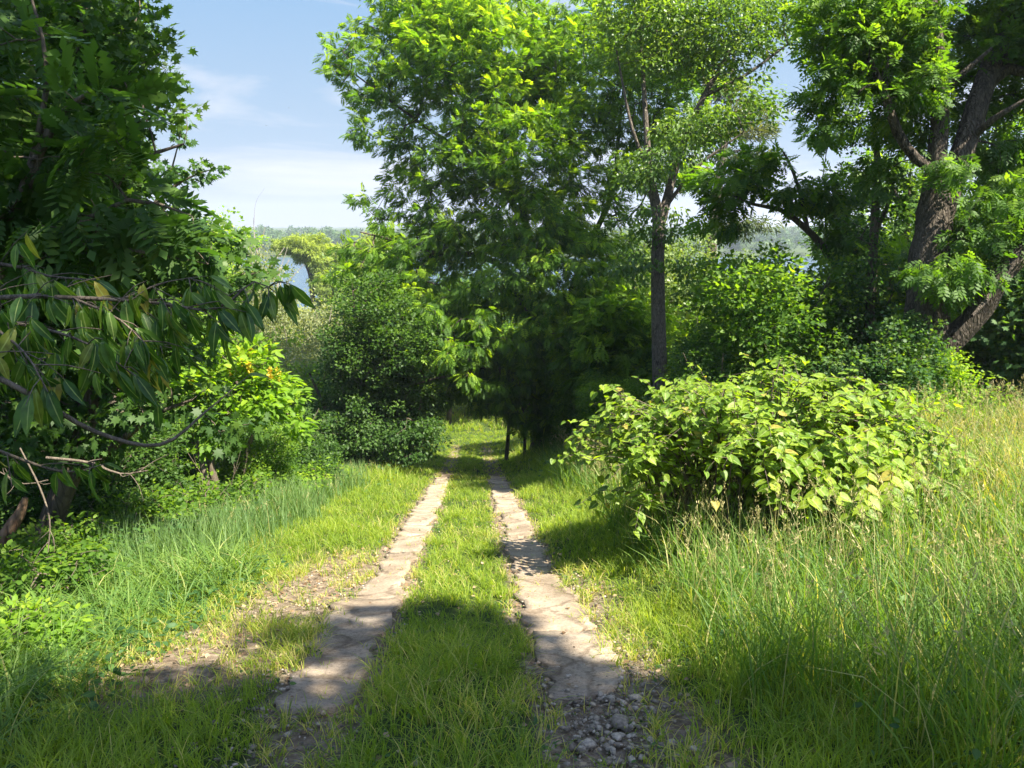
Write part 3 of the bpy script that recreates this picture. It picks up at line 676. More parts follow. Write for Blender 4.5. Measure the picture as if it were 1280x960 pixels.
def gravel():
    g = np.random.default_rng(61)
    n = 3600; y = g.uniform(1.6, 4.5, n); t = g.normal(size=n) * .17; x = xc(y) + .78 + t
    k = g.random(n) < S(-y, -4.7, -3.9) * .9 + .1; x1, y1 = x[k], y[k]; s1 = .0025 + .022 * g.random(len(x1)) ** 5
    n = 2600; y2 = g.uniform(1.6, 16, n); sd = np.where(g.random(n) < .5, -1, 1); x2 = xc(y2) + sd * (.71 + np.where(g.random(n) < .5, -1, 1) * g.normal(.25, .09, n)); s2 = .003 + .013 * g.random(n) ** 4
    n = 1500; y3 = g.normal(6.3, 1.3, n); x3 = g.normal(-1.75, .45, n); s3 = .002 + .012 * g.random(n) ** 4
    n = 1500; y4 = g.uniform(1.6, 4.4, n); x4 = xc(y4) - .8 + g.normal(size=n) * .2; s4 = .0025 + .016 * g.random(n) ** 5
    n = 700; y5 = g.uniform(3.5, 7.5, n); x5 = xc(y5) + 1.08 + g.normal(size=n) * .12; s5 = .003 + .016 * g.random(n) ** 4
    V, F, A = stones(np.concatenate([x1, x2, x3, x4, x5]), np.concatenate([y1, y2, y3, y4, y5]), np.concatenate([s1, s2, s3, s4, s5]), g)
    tag(mesh_obj('gravel', V, F, M['stone'], None, {'rnd': A}), 'grey brown gravel washed out at the near end of the right wheel track', 'gravel', kind='stuff')
gravel()
def single_stone(px, py, size, label, seed):
    g = np.random.default_rng(seed)
    d = 1.6 / (1.0285 * (py - 480) / FPX - .0463); p = P(px, py, d); z = H(p[0], p[1])
    V = ICO_V; F = ICO_F
    # one subdivision for a rounder, chipped stone
    e = {}; V = list(V); nf = []
    def midp(a, b):
        k = (min(a, b), max(a, b))
        if k not in e: e[k] = len(V); V.append(norm(np.array(V[a]) + np.array(V[b])))
        return e[k]
    for a, b, c in F: ab, bc, ca = midp(a, b), midp(b, c), midp(c, a); nf += [[a, ab, ca], [ab, b, bc], [ca, bc, c], [ab, bc, ca]]
    V = np.array(V); V = V * (1 + g.normal(size=(len(V), 1)) * .09) * np.array([1.2, .9, .6]) * size
    o = mesh_obj('stone', V, np.array(nf), M['stone'], None, {'rnd': np.full(len(nf), g.uniform(.3, 1))})
    o.location = (p[0], p[1], z + size * .3 + .015); o.rotation_euler[2] = g.random() * 6; tag(o, label, 'stone', 'loose stones on the path')
single_stone(775, 915, .050, 'pale flat stone in the gravel of the right track', 1)
single_stone(735, 940, .035, 'small grey stone nearest the viewer on the right track gravel', 2)
single_stone(795, 885, .032, 'little stone at the outer edge of the right track gravel', 3)
single_stone(476, 793, .030, 'dark brown stone on the left wheel track at the shade edge', 4)
single_stone(583, 823, .045, 'whitish stone half buried in the grass strip between tracks', 5)
single_stone(592, 845, .025, 'small stone below the whitish one in the middle grass strip', 6)

def rib_attr(o, T, n):
    a = o.data.attributes.new('rib', 'FLOAT', 'POINT'); v = np.tile((np.arange(len(T[0])) % 3 == 1).astype(np.float32), n); a.data.foreach_set('value', v)
# ================================================================== the walnut over the path
g0 = ground_at(672, 578, 27)
bx, by, bz = g0
make_tree('walnut_tree', 'big feathery leaved walnut tree overhanging the path at the centre, bright tips', 'tree', g0,
    [[(bx, by, bz - .3, .30), (bx, by, bz + 1.2, .24), *LP((668, 500, 26.8, .21), (664, 420, 26.6, .18), (668, 340, 26.4, .16), (655, 270, 26.2, .13), (640, 180, 26, .10), (625, 60, 26, .07), (610, -80, 26, .03))],
     LP((668, 470, 26.8, .13), (700, 400, 26.4, .12), (735, 310, 26, .10), (765, 240, 25.8, .08), (775, 150, 25.6, .06), (790, 30, 25.4, .03)),
     LP((665, 440, 26.8, .12), (640, 350, 25.5, .10), (600, 320, 24.6, .09), (550, 318, 24, .07), (490, 300, 23.5, .045), (450, 290, 23, .02)),
     LP((655, 270, 26.2, .09), (590, 200, 25.4, .07), (520, 150, 24.8, .05), (440, 90, 24, .02)),
     LP((668, 360, 26.4, .08), (720, 440, 24.6, .06), (755, 480, 23.6, .03)),
     LP((668, 520, 26.8, .09), (610, 470, 24.5, .06), (560, 470, 22.5, .04), (520, 480, 21.5, .02))],
    [B(600, -90, 27.5, 3.4, 2.2, dens=.6), B(520, 20, 25, 2.2, 1.4), B(440, 75, 24, 1.15, .75), B(500, 110, 24.5, 1.7, 1.2), B(470, 170, 24, .95, .75),
     B(610, 70, 24.5, 2.8, 2.0, 2.8), B(560, 210, 24.5, 2.3, 1.2), B(590, 290, 24.2, 1.9, 1.0), B(665, 280, 23, 1.6, 1.1), B(735, 335, 23.5, 1.4, 1.1), B(760, 400, 22.5, 1.0, 1.0), B(720, 400, 22.3, 1.0, .9), B(530, 300, 23.8, 1.3, .8), B(470, 250, 24, .7, .7), B(480, 330, 23.5, 1.7, 1.15), B(650, 190, 24, 2.2, 1.7, 2.4),
     B(740, 90, 24.5, 2.3, 2.3), B(835, 90, 23.5, 1.3, 2.2), B(845, 200, 23, .8, .8), B(790, 200, 24, 1.3, 1.2), B(740, 270, 24.5, 1.6, 1.3, dens=.9), B(690, 330, 22.5, 1.6, 1.3), B(740, 410, 22.3, 1.4, 1.2),
     B(640, 410, 23.8, 2.2, 1.6, 2.2), B(560, 420, 23, 2.2, 1.3, 2.2), B(500, 410, 22.5, 1.2, 1.0), B(615, 476, 24, 2.0, .85, 1.8), B(775, 360, 21.8, .8, .7), B(750, 430, 21.6, .9, .7), B(690, 395, 21.8, 1.0, .7), B(640, 350, 22.2, 1.1, .7), B(690, 500, 24.5, 1.7, 1.2), B(540, 340, 25.5, 1.7, .9, dens=.8), B(760, 470, 23.2, .9, .7)],
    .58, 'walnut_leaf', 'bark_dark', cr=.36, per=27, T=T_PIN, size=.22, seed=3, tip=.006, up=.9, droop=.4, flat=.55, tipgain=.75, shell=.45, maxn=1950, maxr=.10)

def sapling(name, label, px, py, d, h, seed, leaf='mid_leaf', lean=0., dens=1, group=None, thick=.05, bark='bark_dark', T=T_RHW, size=.09, per=60, cr=.4, sp_=.5, w=.8, z0=.5):
    g0 = ground_at(px, py, d); x, y, z = g0
    return make_tree(name, label, 'tree', g0, [[(x, y, z - .2, thick), (x + lean * .4 + .05, y, z + h * .4, thick * .8), (x + lean - .05, y, z + h * .75, thick * .5), (x + lean, y, z + h, thick * .2)]],
        [((x + lean, y, z + h * (z0 + 1) / 2), (w, w, h * (1 - z0) / 2 * 1.05), dens)], sp_, leaf, bark, cr=cr, per=per, T=T, size=size, seed=seed, tip=.004, group=group)[0]
sapling('young_tree', 'slim straight young tree just left of the walnut trunk', 632, 560, 27.5, 4.5, 4, thick=.075, lean=.25, bark='bark_grey', z0=.45, w=1.1)
sapling('young_tree', 'thin crooked young tree between the slim one and walnut trunk', 656, 560, 26, 3.6, 5, thick=.06, lean=-.2, z0=.5, w=.7)

# dark shrubby tree left of the path
g0 = ground_at(450, 590, 22.5); x, y, z = g0
make_tree('dark_hawthorn', 'dense dark shrubby tree in shade at the left edge of the path', 'tree', g0,
    [[(x, y, z - .3, .16), (x - .1, y, z + 1.2, .12), (x + .1, y, z + 3, .07), (x, y, z + 5, .03)], [(x, y, z, .1), (x + .6, y - .4, z + 1.2, .06), (x + 1.5, y - .8, z + 1.9, .02)], [(x, y, z + .3, .1), (x - .7, y, z + 1.5, .06), (x - 1.3, y, z + 3, .03)]],
    [B(460, 470, 22.5, 1.3, 1.6), B(445, 540, 22, 1.4, 1.2), B(480, 555, 21.5, 1.2, .8), B(500, 500, 22.5, 1.0, 1.0), B(470, 395, 22, 1.0, 1.1), B(510, 430, 21.5, 1.0, .8), B(445, 440, 21.8, .9, .9), B(525, 540, 21.3, .65, .35), B(405, 560, 22.5, .9, 1.0)],
    .46, 'deep_leaf', cr=.36, per=110, T=T_RHW, size=.085, seed=6, shell=.3)

# cottonwood behind the knotweed
g0 = ground_at(826, 500, 19.5); x, y, z = g0
make_tree('cottonwood_tree', 'straight grey trunked cottonwood with dark glittering crown behind the knotweed', 'tree', g0,
    [[(x, y, z - .3, .23), (x, y, z + .8, .20), *LP((823, 400, 19.5, .175), (822, 320, 19.5, .165), (823, 275, 19.5, .15), (812, 215, 19.4, .10), (806, 130, 19.3, .06), (800, 20, 19.2, .035), (795, -80, 19, .02))],
     LP((823, 290, 19.5, .13), (836, 240, 19.5, .11), (848, 195, 19.6, .09), (880, 120, 19.6, .07), (920, 50, 19.6, .05), (950, -30, 19.6, .03)),
     LP((880, 120, 19.6, .05), (930, 95, 19.2, .04), (985, 55, 19, .02)), LP((812, 215, 19.4, .06), (790, 160, 19, .04), (770, 60, 18.8, .02)),
     LP((830, 262, 19.5, .05), (870, 210, 19, .035), (930, 165, 18.8, .015))],
    [B(930, 40, 19.6, 1.5, 1.1, dens=1.1), B(980, 20, 19.2, .7, .6, dens=1), B(885, 160, 19.4, 1.1, .65, dens=1.1), B(945, 120, 19, .8, .6, dens=.9), B(870, 40, 19.6, 1.3, 1.3, dens=1),
     B(800, 30, 19.2, 1.3, 1.5, dens=.8), B(815, 200, 18.8, .5, .8, dens=.9), B(855, 170, 18.8, .6, .6, dens=.8), B(805, 275, 18.8, .45, .35, dens=.8), B(900, -80, 20.5, 2.0, 1.2, dens=.5), B(795, 210, 19.3, .7, .6, dens=.5), B(845, 290, 19.2, .8, .5, dens=.45), B(785, 330, 19, .6, .5, dens=.8), B(860, 340, 19.4, .5, .4, dens=.7)],
    .52, 'cotton_leaf', 'bark_grey', cr=.40, per=75, T=T_OVAL, size=.105, seed=8, tip=.005, up=.5, droop=.5, shell=.3, maxr=.06)

# lopsided old tree on the right bank
g0 = ground_at(1156, 470, 12.5); x, y, z = g0
make_tree('old_tree', 'massive old tree with forked rough trunk on the right bank', 'tree', g0,
    [[(x, y, z - .4, .52), (x, y, z + .15, .44), (x + .02, y, z + .6, .40), *LP((1155, 460, 12.5, .37), (1158, 400, 12.5, .33), (1160, 340, 12.5, .30), (1166, 290, 12.5, .28), (1170, 245, 12.5, .22), (1172, 190, 12.5, .145), (1176, 120, 12.4, .13), (1168, 40, 12.3, .12), (1160, -60, 12.2, .10), (1150, -200, 12, .08), (1150, -330, 12, .03))],
     LP((1166, 300, 12.5, .22), (1183, 245, 12.5, .20), (1208, 175, 12.5, .175), (1232, 100, 12.6, .165), (1262, 30, 12.8, .14), (1300, -60, 13, .10), (1350, -200, 13, .06)),
     LP((1170, 215, 12.5, .08), (1145, 198, 12.4, .075), (1122, 165, 12.3, .075), (1108, 125, 12.2, .065), (1092, 85, 12.1, .045), (1086, 72, 12.1, .03)),
     LP((1160, 455, 12.5, .22), (1195, 420, 12.3, .19), (1228, 385, 12.1, .17), (1252, 345, 11.9, .15), (1290, 305, 11.8, .12), (1360, 240, 11.6, .06)),
     LP((1230, 110, 12.6, .11), (1262, 85, 12.5, .09), (1300, 95, 12.3, .06), (1340, 60, 12.2, .03)), LP((1178, 115, 12.4, .06), (1205, 90, 12.1, .045), (1240, 60, 12, .02)),
     LP((1166, 30, 12.3, .07), (1130, 10, 12.1, .05), (1080, -20, 11.9, .02)), LP((1215, 175, 12.5, .06), (1240, 150, 12.1, .05), (1290, 120, 11.8, .02)),
     LP((1250, 350, 11.9, .06), (1235, 372, 11.6, .04), (1215, 395, 11.3, .02)), LP((1108, 125, 12.2, .05), (1106, 90, 12.2, .04), (1120, 55, 12.2, .02))],
    [B(1060, 30, 12.5, .8, .8, dens=1), B(1040, 120, 12.3, .42, .6, dens=1), B(1110, 60, 12.8, .8, .8, dens=1), B(1125, 150, 12.9, .5, .6, dens=.9), B(1200, 150, 13.2, .4, .6, dens=.8), B(1150, 30, 12.0, .4, .3, dens=.8), B(1170, 335, 11.6, .35, .22, dens=.8), B(1190, 215, 11.9, .28, .25, dens=.7), B(1155, 105, 11.9, .35, .3, dens=.8), B(1200, 60, 13.3, .7, .7, dens=.7), B(1250, 190, 13, .6, .4, dens=.7),
     B(1235, 290, 12.3, .9, .55, dens=.9), B(1270, -190, 14, 2.6, 1.7, 2.2, dens=.35), B(1160, -60, 13.4, 1.1, .8, dens=.5), B(1320, 0, 12.5, 1.2, 1.4), B(1270, 250, 12.6, .5, .4), B(1100, 210, 13, .35, .35, dens=.6), B(1205, 350, 11.7, .5, .25, dens=.7), B(1260, 120, 13.4, .5, .5, dens=.6)],
    .40, 'mid_leaf', 'bark_old', cr=.31, per=42, T=T_PIN4, size=.16, seed=9, tip=.005, up=.7, droop=.35, sides=14, knob=.05, maxr=.05, shell=.3)
def add_tree(*a, **k): return make_tree(*a, **k)[0]
# slim dark stem left of the old tree
g0 = ground_at(1092, 480, 13.5); x, y, z = g0
add_tree('slim_tree', 'slim dark stemmed tree just left of the massive old trunk', 'tree', g0,
    [[(x, y, z - .2, .10), *LP((1088, 400, 13.5, .085), (1092, 300, 13.5, .075), (1097, 200, 13.5, .055), (1088, 130, 13.5, .03), (1082, 60, 13.5, .012))], LP((1094, 290, 13.5, .04), (1112, 250, 13.4, .03), (1122, 200, 13.3, .012))],
    [B(1115, 235, 13.4, .35, .5), B(1085, 280, 13.4, .45, .5, dens=.7), B(1075, 200, 13.4, .3, .5, dens=.5), B(1095, 350, 13.2, .6, .5), B(1060, 420, 13.6, .8, .6)],
    .34, 'deep_leaf', cr=.26, per=45, T=T_RHW, size=.065, seed=10)
# leaning walnut
g0 = ground_at(1075, 470, 15.5); x, y, z = g0
add_tree('leaning_walnut', 'leaning thin walnut whose bare stem arches left over the lake view', 'tree', g0,
    [[(x, y, z - .2, .11), *LP((1072, 420, 15.5, .095), (1055, 355, 15.4, .08), (1030, 310, 15.3, .07), (1003, 282, 15.2, .06), (975, 262, 15.1, .045), (940, 255, 15, .03), (900, 235, 14.9, .012))],
     LP((1010, 290, 15.2, .045), (1000, 240, 15.1, .035), (985, 200, 15, .022), (975, 185, 15, .01)), LP((1045, 335, 15.4, .035), (1060, 280, 15.2, .028), (1045, 230, 15.1, .012)), LP((1050, 350, 15.4, .04), (1015, 365, 15, .03), (975, 385, 14.8, .012))],
    [B(920, 225, 15, .65, .35, dens=.9), B(955, 200, 15, .5, .25, dens=.7), B(905, 270, 14.9, .35, .4, dens=.8), B(1040, 240, 15.1, .6, .35, dens=.9), B(985, 240, 15, .4, .3, dens=.6), B(1055, 290, 15.2, .5, .35, dens=.8), B(1030, 170, 15.6, .3, .25, dens=.6)],
    .34, 'walnut_leaf', cr=.25, per=24, T=T_PIN, size=.22, seed=12, tip=.004, up=.8, droop=.5, tipgain=.3)
# pine behind
g0 = ground_at(893, 330, 38); x, y, z = g0
add_tree('pine_tree', 'tall sparse pine standing behind the cottonwood, yellowish needles', 'tree', g0,
    [[(x, y, z - .3, .34), *LP((888, 330, 38, .28), (894, 260, 38, .24), (904, 190, 38, .19), (912, 120, 38, .12), (918, 60, 38, .05))]] +
    [LP((896 + k * 3, 240 - k * 22, 38, .06), (896 + k * 3 + s * 22, 232 - k * 22, 38, .05), (896 + k * 3 + s * (58 - 7 * k), 246 - k * 22, 38 + s, .02)) for k in range(6) for s in (-1, 1)],
    [B(930, 165, 38, 1.8, .35, dens=1), B(880, 170, 38, 1.4, .3), B(925, 195, 38, 1.6, .3), B(870, 215, 38, 1.2, .3), B(925, 285, 36.5, 1.5, .35), B(940, 140, 38, 1.2, .4), B(900, 110, 38, 1.2, .6)],
    .7, 'needle', 'bark_grey', cr=.55, per=110, T=T_THIN, size=.28, seed=13, up=.4, droop=0)

# ================================================================== shrubs and thickets, each kind built once and copied
def shrub_proto(name, label, cat, loc, h, w_, leaf, seed, T=T_RHW, size=.08, per=70, sp_=.45, cr=.33, stems=6, bark='bark_twig', group=None, shell=.35, tipgain=.35, up=.8, droop=.2, lobes=7, low=.1, thick=.035):
    g = np.random.default_rng(seed); x, y, z = loc
    limbs = []
    for k in range(stems):
        a = g.random() * 6.28; r_ = w_ * g.uniform(.3, .8)
        limbs.append([(x + .1 * math.cos(a), y + .1 * math.sin(a), z - .15, thick), (x + .35 * r_ * math.cos(a), y + .35 * r_ * math.sin(a), z + h * .4, thick * .7), (x + r_ * math.cos(a + .2), y + r_ * math.sin(a + .2), z + h * g.uniform(.7, .95), thick * .25)])
    bl = [((x, y, z + h * .5), (w_ * .8, w_ * .8, h * .45), .8)]
    for k in range(lobes):
        a = g.random() * 6.28; r_ = w_ * g.uniform(.45, .85); q = g.uniform(.25, .5)
        bl.append(((x + r_ * math.cos(a), y + r_ * math.sin(a), z + h * g.uniform(low + .15, .88)), (w_ * q, w_ * q, h * q * .6), 1.0))
    return make_tree(name, label, cat, loc, limbs, bl, sp_, leaf, bark, cr=cr, per=per, T=T, size=size, seed=seed + 1, tip=.003, group=group, shell=shell, tipgain=tipgain, up=up, droop=droop, sides=6, maxr=thick)[0]
PR = {}
def put(kind, px, py, d, h, label, wide=1.0, rz=None, sink=0.0, onground=True):
    """stand a copy of a kind on the ground below a place in the view; h is its height in metres"""
    loc = ground_at(px, py, d); fn, h0, group = PR[kind]
    if h > 100: h = P(px, h, d)[2] - loc[2]      # h given as the row its top reaches in the view
    if not isinstance(fn, bpy.types.Object):
        o = fn(loc, label); PR[kind] = (o, h0, group); s = h / h0; o.scale = (s * wide, s * wide, s)
        if rz is not None: o.rotation_euler[2] = rz
        return o
    s = h / h0
    return dup(fn, loc, rng.random() * 6.28 if rz is None else rz, (s * wide, s * wide, s), label, group)
def kind(key, name, cat, h, w_, leaf, seed, group, **k):
    PR[key] = (lambda loc, label: shrub_proto(name, label, cat, loc, h, w_, leaf, seed, group=group, **k), h, group)
kind('mid', 'leafy_shrub', 'shrub', 3.0, 1.7, 'mid_leaf', 101, 'green shrubs of the thicket', per=80)
kind('pin', 'young_walnut', 'tree', 4.0, 1.6, 'walnut_leaf', 103, 'young walnuts in the thicket', T=T_PIN, size=.25, per=22, sp_=.42, cr=.36, stems=4, droop=.5)
kind('lime', 'lime_shrub', 'shrub', 2.6, 1.4, 'lime_leaf', 105, 'yellow green shrubs', size=.085, per=60)
kind('gold', 'golden_shrub', 'shrub', 2.2, 1.2, 'gold_leaf', 107, 'golden shrubs', T=T_MAPLE, size=.085, per=26)
kind('deep', 'dark_shrub', 'shrub', 3.0, 1.8, 'deep_leaf', 109, 'dark shrubs', per=90)
kind('maple', 'box_elder', 'tree', 4.0, 1.8, 'maple_leaf', 111, 'box elders', T=T_MAPLE, size=.11, per=34, stems=5)
kind('olive', 'olive_shrub', 'shrub', 3.2, 2.0, 'olive_leaf', 113, 'pale grey green shrubs', T=T_RH, size=.075, per=80, bark='bark_pale', shell=.2, stems=9)
kind('pale', 'aspen_thicket', 'tree', 5.5, 2.2, 'pale_leaf', 115, 'pale leaved young aspens', size=.085, per=75, sp_=.5, bark='bark_pale', up=.3, droop=.4)
kind('low', 'low_bush', 'bush', .9, .65, 'mid_leaf', 131, 'low bushes at the foot of the trees', T=T_OVAL, size=.07, per=15, sp_=.17, cr=.15, stems=9, thick=.010, shell=.2, lobes=5)
kind('lowlime', 'low_bright_bush', 'bush', .8, .6, 'lime_leaf', 133, 'low bright bushes on the bank', T=T_OVAL, size=.075, per=13, sp_=.17, cr=.15, stems=9, thick=.010, shell=.2, lobes=5)
def tall(name, h, w_, leaf, seed, group, T=T_RHW, size=.14, per=75, sp_=.95, cr=.75, bark='bark_dark', z0=.22, cat='tree', up=.8, droop=.25, stem=.2):
    def f(loc, label):
        g = np.random.default_rng(seed); x, y, z = loc
        limbs = [[(x, y, z - .5, stem), (x + .2, y, z + h * .3, stem * .75), (x - .1, y, z + h * .65, stem * .45), (x, y, z + h * .95, stem * .12)]]
        bl = []
        for k in range(9):
            t = z0 + (1 - z0) * (k + .5) / 9; a = k * 2.4; r_ = w_ * (1 - abs(t - .55) * 1.1) * g.uniform(.35, .75); q = w_ * g.uniform(.38, .6) * (1 - max(0, t - .6) * 1.1)
            bl.append(((x + r_ * math.cos(a), y + r_ * math.sin(a), z + h * t), (q, q, q * .75), .8))
            limbs.append([(x, y, z + h * (t - .18), stem * .4), (x + r_ * .5 * math.cos(a), y + r_ * .5 * math.sin(a), z + h * (t - .07), stem * .25), (x + r_ * math.cos(a), y + r_ * math.sin(a), z + h * t, stem * .08)])
        bl.append(((x, y, z + h * .7), (w_ * .5, w_ * .5, h * .25), .6))
        return make_tree(name, label, cat, loc, limbs, bl, sp_, leaf, bark, cr=cr, per=per, T=T, size=size, seed=seed + 1, tip=.01, group=group, shell=.35, up=up, droop=droop, maxr=.12)[0]
    return (f, h, group)
PR['ash'] = tall('ash_tree', 10, 3.4, 'mid_leaf', 121, 'mid green trees behind the thicket', T=T_PIN4, size=.34, per=26)
PR['oak'] = tall('oak_tree', 10, 3.8, 'maple_leaf', 123, 'oaks behind the thicket', size=.15, per=85)
PR['elm'] = tall('elm_tree', 9, 3.2, 'pale_leaf', 125, 'pale green trees on the lake slope', size=.15, per=80, up=.5)
PR['willow'] = tall('willow_tree', 11, 4.6, 'willow_leaf', 127, 'yellow green willows near the lake', T=T_THIN, size=.55, per=110, droop=.9, z0=.3, up=.3)
PR['limetree'] = tall('linden_tree', 9, 3.4, 'lime_leaf', 129, 'yellow green trees on the lake slope', size=.15, per=80)

# --- right side thicket between the cottonwood and the old tree, and beyond it
put('pale', 800, 400, 24, 300, 'pale leaved aspen clump directly left of the cottonwood trunk')
put('pale', 872, 400, 23, 310, 'pale leaved aspen clump just right of the cottonwood trunk')
put('pale', 940, 400, 26, 335, 'pale aspen clump below the pine, further right than the others')
put('elm', 850, 400, 33, 288, 'pale green tree behind the aspen clumps under the pine')
put('lime', 915, 440, 21, 375, 'yellow green shrub glowing between aspens and dark shrub')
put('gold', 932, 440, 18, 388, 'golden leaved shrub at the foot of the aspen clumps')
put('mid', 965, 450, 14.5, 325, 'green upright shrub with the lake showing above it')
put('deep', 905, 470, 13.5, 2.1, 'dark shrub directly behind the knotweed top')
put('deep', 1000, 470, 13.5, 2.0, 'dark low shrub behind the right half of the knotweed')
put('mid', 1045, 460, 15.5, 372, 'green shrub under the stem of the leaning walnut')
put('pin', 1100, 470, 14.5, 3.5, 'young walnut directly left of the massive old trunk')
put('maple', 1105, 470, 11.8, 1.9, 'box elder sapling with lit leaves in front of the old trunk')
put('lime', 1140, 470, 11.9, 1.6, 'yellow green sapling against the dark old trunk', wide=.8)
put('maple', 1225, 470, 15.8, 4.4, 'box elder right of the old trunk above its low limb')
put('mid', 1262, 480, 14.8, 2.8, 'green shrub below the low limb of the old tree')
put('low', 1215, 480, 11.6, 1.0, 'low green bush at the right foot of the old tree')
put('lowlime', 1150, 490, 10.9, .75, 'small yellow green bush at the front of the old trunk')
put('lowlime', 1195, 490, 10.9, .6, 'small yellow green bush beside the dry grass edge')
put('maple', 1310, 480, 14.2, 4.2, 'box elder cut by the right edge of the picture')
put('oak', 1200, 400, 22, 250, 'full green oak behind the old tree')
put('ash', 1290, 400, 19, 110, 'tall ash filling the gap right of the forked limb')
put('ash', 1120, 400, 24, 195, 'tall ash with open crown left behind the old tree')
put('oak', 1060, 400, 30, 300, 'oak standing lower down behind the leaning walnut')
put('limetree', 995, 400, 42, 382, 'yellow green tree below the right lake gap')
put('elm', 940, 400, 48, 318, 'pale green tree seen between pine trunk and lake')
put('limetree', 1165, 400, 34, 232, 'yellow green tree glimpsed through the old tree fork')
put('oak', 1330, 400, 26, 190, 'oak behind the box elder at the right edge')
# --- behind the walnut
put('oak', 800, 500, 40, 310, 'oak behind the cottonwood trunk to its left')
put('pin', 770, 500, 22.5, 4.6, 'young walnut with lit fronds left of the knotweed top')
put('mid', 735, 560, 23.5, 2.6, 'green shrub right of the walnut trunk')
put('mid', 712, 570, 25, 2.0, 'small green shrub touching the right side of the walnut trunk')
put('mid', 760, 570, 20, 1.9, 'small green shrub filling the space left behind the knotweed')
put('oak', 590, 480, 55, 330, 'round oak seen low behind the walnut crown')
put('limetree', 640, 480, 47, 345, 'yellow green tree behind the walnut stem')
put('ash', 560, 480, 44, 350, 'ash in the shadow behind the hanging walnut boughs')
put('deep', 495, 530, 33, 3.2, 'dark shrub behind the hawthorn beside the path')
put('lime', 520, 510, 42, 3.0, 'sunlit yellow green shrub seen through the gap above the path')
put('mid', 700, 540, 33, 4.0, 'green shrub in the dip behind the walnut trunk')
put('mid', 600, 545, 50, 3.4, 'green shrub at the end of the path under the boughs')
put('elm', 800, 480, 45, 292, 'pale green tree further down behind the aspen clumps')
put('elm', 470, 440, 45, 300, 'pale green tree behind the left boughs of the walnut')
put('limetree', 445, 430, 60, 335, 'yellow green tree between hawthorn and the lake')
# --- left background slope
put('olive', 400, 470, 30, 425, 'pale grey green shrub behind the hawthorn')
put('olive', 350, 440, 34, 412, 'pale grey green shrub beside the bright sumac', wide=.7)
put('olive', 380, 440, 42, 380, 'pale grey green shrub below the lake gap', wide=.8)
put('olive', 325, 430, 46, 385, 'pale grey green shrub left under the lake gap', wide=.55)
put('olive', 432, 420, 50, 365, 'pale grey green shrub further down the slope at the walnut edge')
put('mid', 362, 500, 26, 465, 'darker green shrub among the pale ones beside the hawthorn')
g0 = ground_at(392, 400, 92); x, y, z = g0
add_tree('willow_tree', 'bright yellow green willow leaning left over the lake shore', 'tree', g0,
    [[(x, y, z - .5, .35), *LP((390, 360, 92, .3), (385, 335, 92, .24), (375, 315, 92, .14), (365, 303, 92, .05))], LP((386, 340, 92, .16), (395, 318, 92, .10), (398, 300, 92, .04))],
    [B(372, 306, 92, 2.5, 1.2), B(388, 312, 92, 2.2, 1.7), B(352, 308, 92, 1.0, .6), B(399, 330, 91, 1.0, 1.8), B(400, 355, 91, 1.0, 1.4)], .8, 'willow_leaf', cr=.5, per=110, T=T_THIN, size=.4, seed=33, droop=.9, up=.3)
put('willow', 450, 400, 100, 300, 'paler willow right of the leaning one at the shore')
put('olive', 350, 400, 70, 372, 'pale scrub at the water edge under the lake gap', wide=.6)
put('elm', 258, 400, 62, 282, 'pale tree left of the lake gap with ragged top')
put('limetree', 232, 400, 45, 262, 'yellow green tree rising over the left foliage')
put('elm', 232, 400, 75, 270, 'pale tall tree on the slope reaching the horizon')
put('limetree', 230, 400, 34, 285, 'yellow green tree just behind the left maple')
put('olive', 285, 440, 40, 345, 'pale shrub between lake willow and left maple', wide=.55)

# bright sumac with yellow flower clusters on the left
g0 = ground_at(285, 600, 13.5); x, y, z = g0
sm, C = make_tree('sumac_tree', 'sunlit bright green sumac with yellow flower spikes behind the left boughs', 'tree', g0,
    [[(x, y, z - .2, .07), *LP((262, 570, 13.3, .06), (285, 520, 13.5, .045), (300, 460, 13.5, .02))], [(x + .1, y, z - .1, .05), *LP((310, 560, 13.6, .04), (345, 490, 13.6, .015))], [(x - .15, y, z - .1, .05), *LP((255, 590, 13.2, .045), (240, 520, 13.4, .03), (240, 460, 13.4, .012))]],
    [B(290, 450, 13.5, .75, .35), B(300, 500, 13.5, .9, .5), B(250, 490, 13.5, .5, .5), B(345, 490, 13.5, .4, .35), B(255, 545, 13.5, .6, .3, dens=.6), B(370, 535, 13.3, .25, .12, dens=.8)],
    .30, 'lime_leaf', 'bark_twig', cr=.24, per=26, T=T_OVAL, size=.15, seed=15, tip=.004, up=1.0, droop=.1)
g = np.random.default_rng(16); pk = [c for c in C if c[2] > P(0, 500, 13.5)[2]][:60]; g.shuffle(pk); Vs = []; k = 0
for c in pk[:12]:
    n_ = 46; tt = g.random(n_); ps = c + np.array([0, -.10, .16]) + np.stack([g.normal(size=n_) * .022 * (1.2 - tt), g.normal(size=n_) * .022 * (1.2 - tt), tt * .20], 1)
    v, f, k2 = emit(T_RHW, ps, rmat(unit(n_, g), unit(n_, g)), np.full(n_, .062)); mesh_obj('flower_spike', v - g0, f, M['panicle'], sm, {'rnd': np.repeat(g.random(n_), k2)})

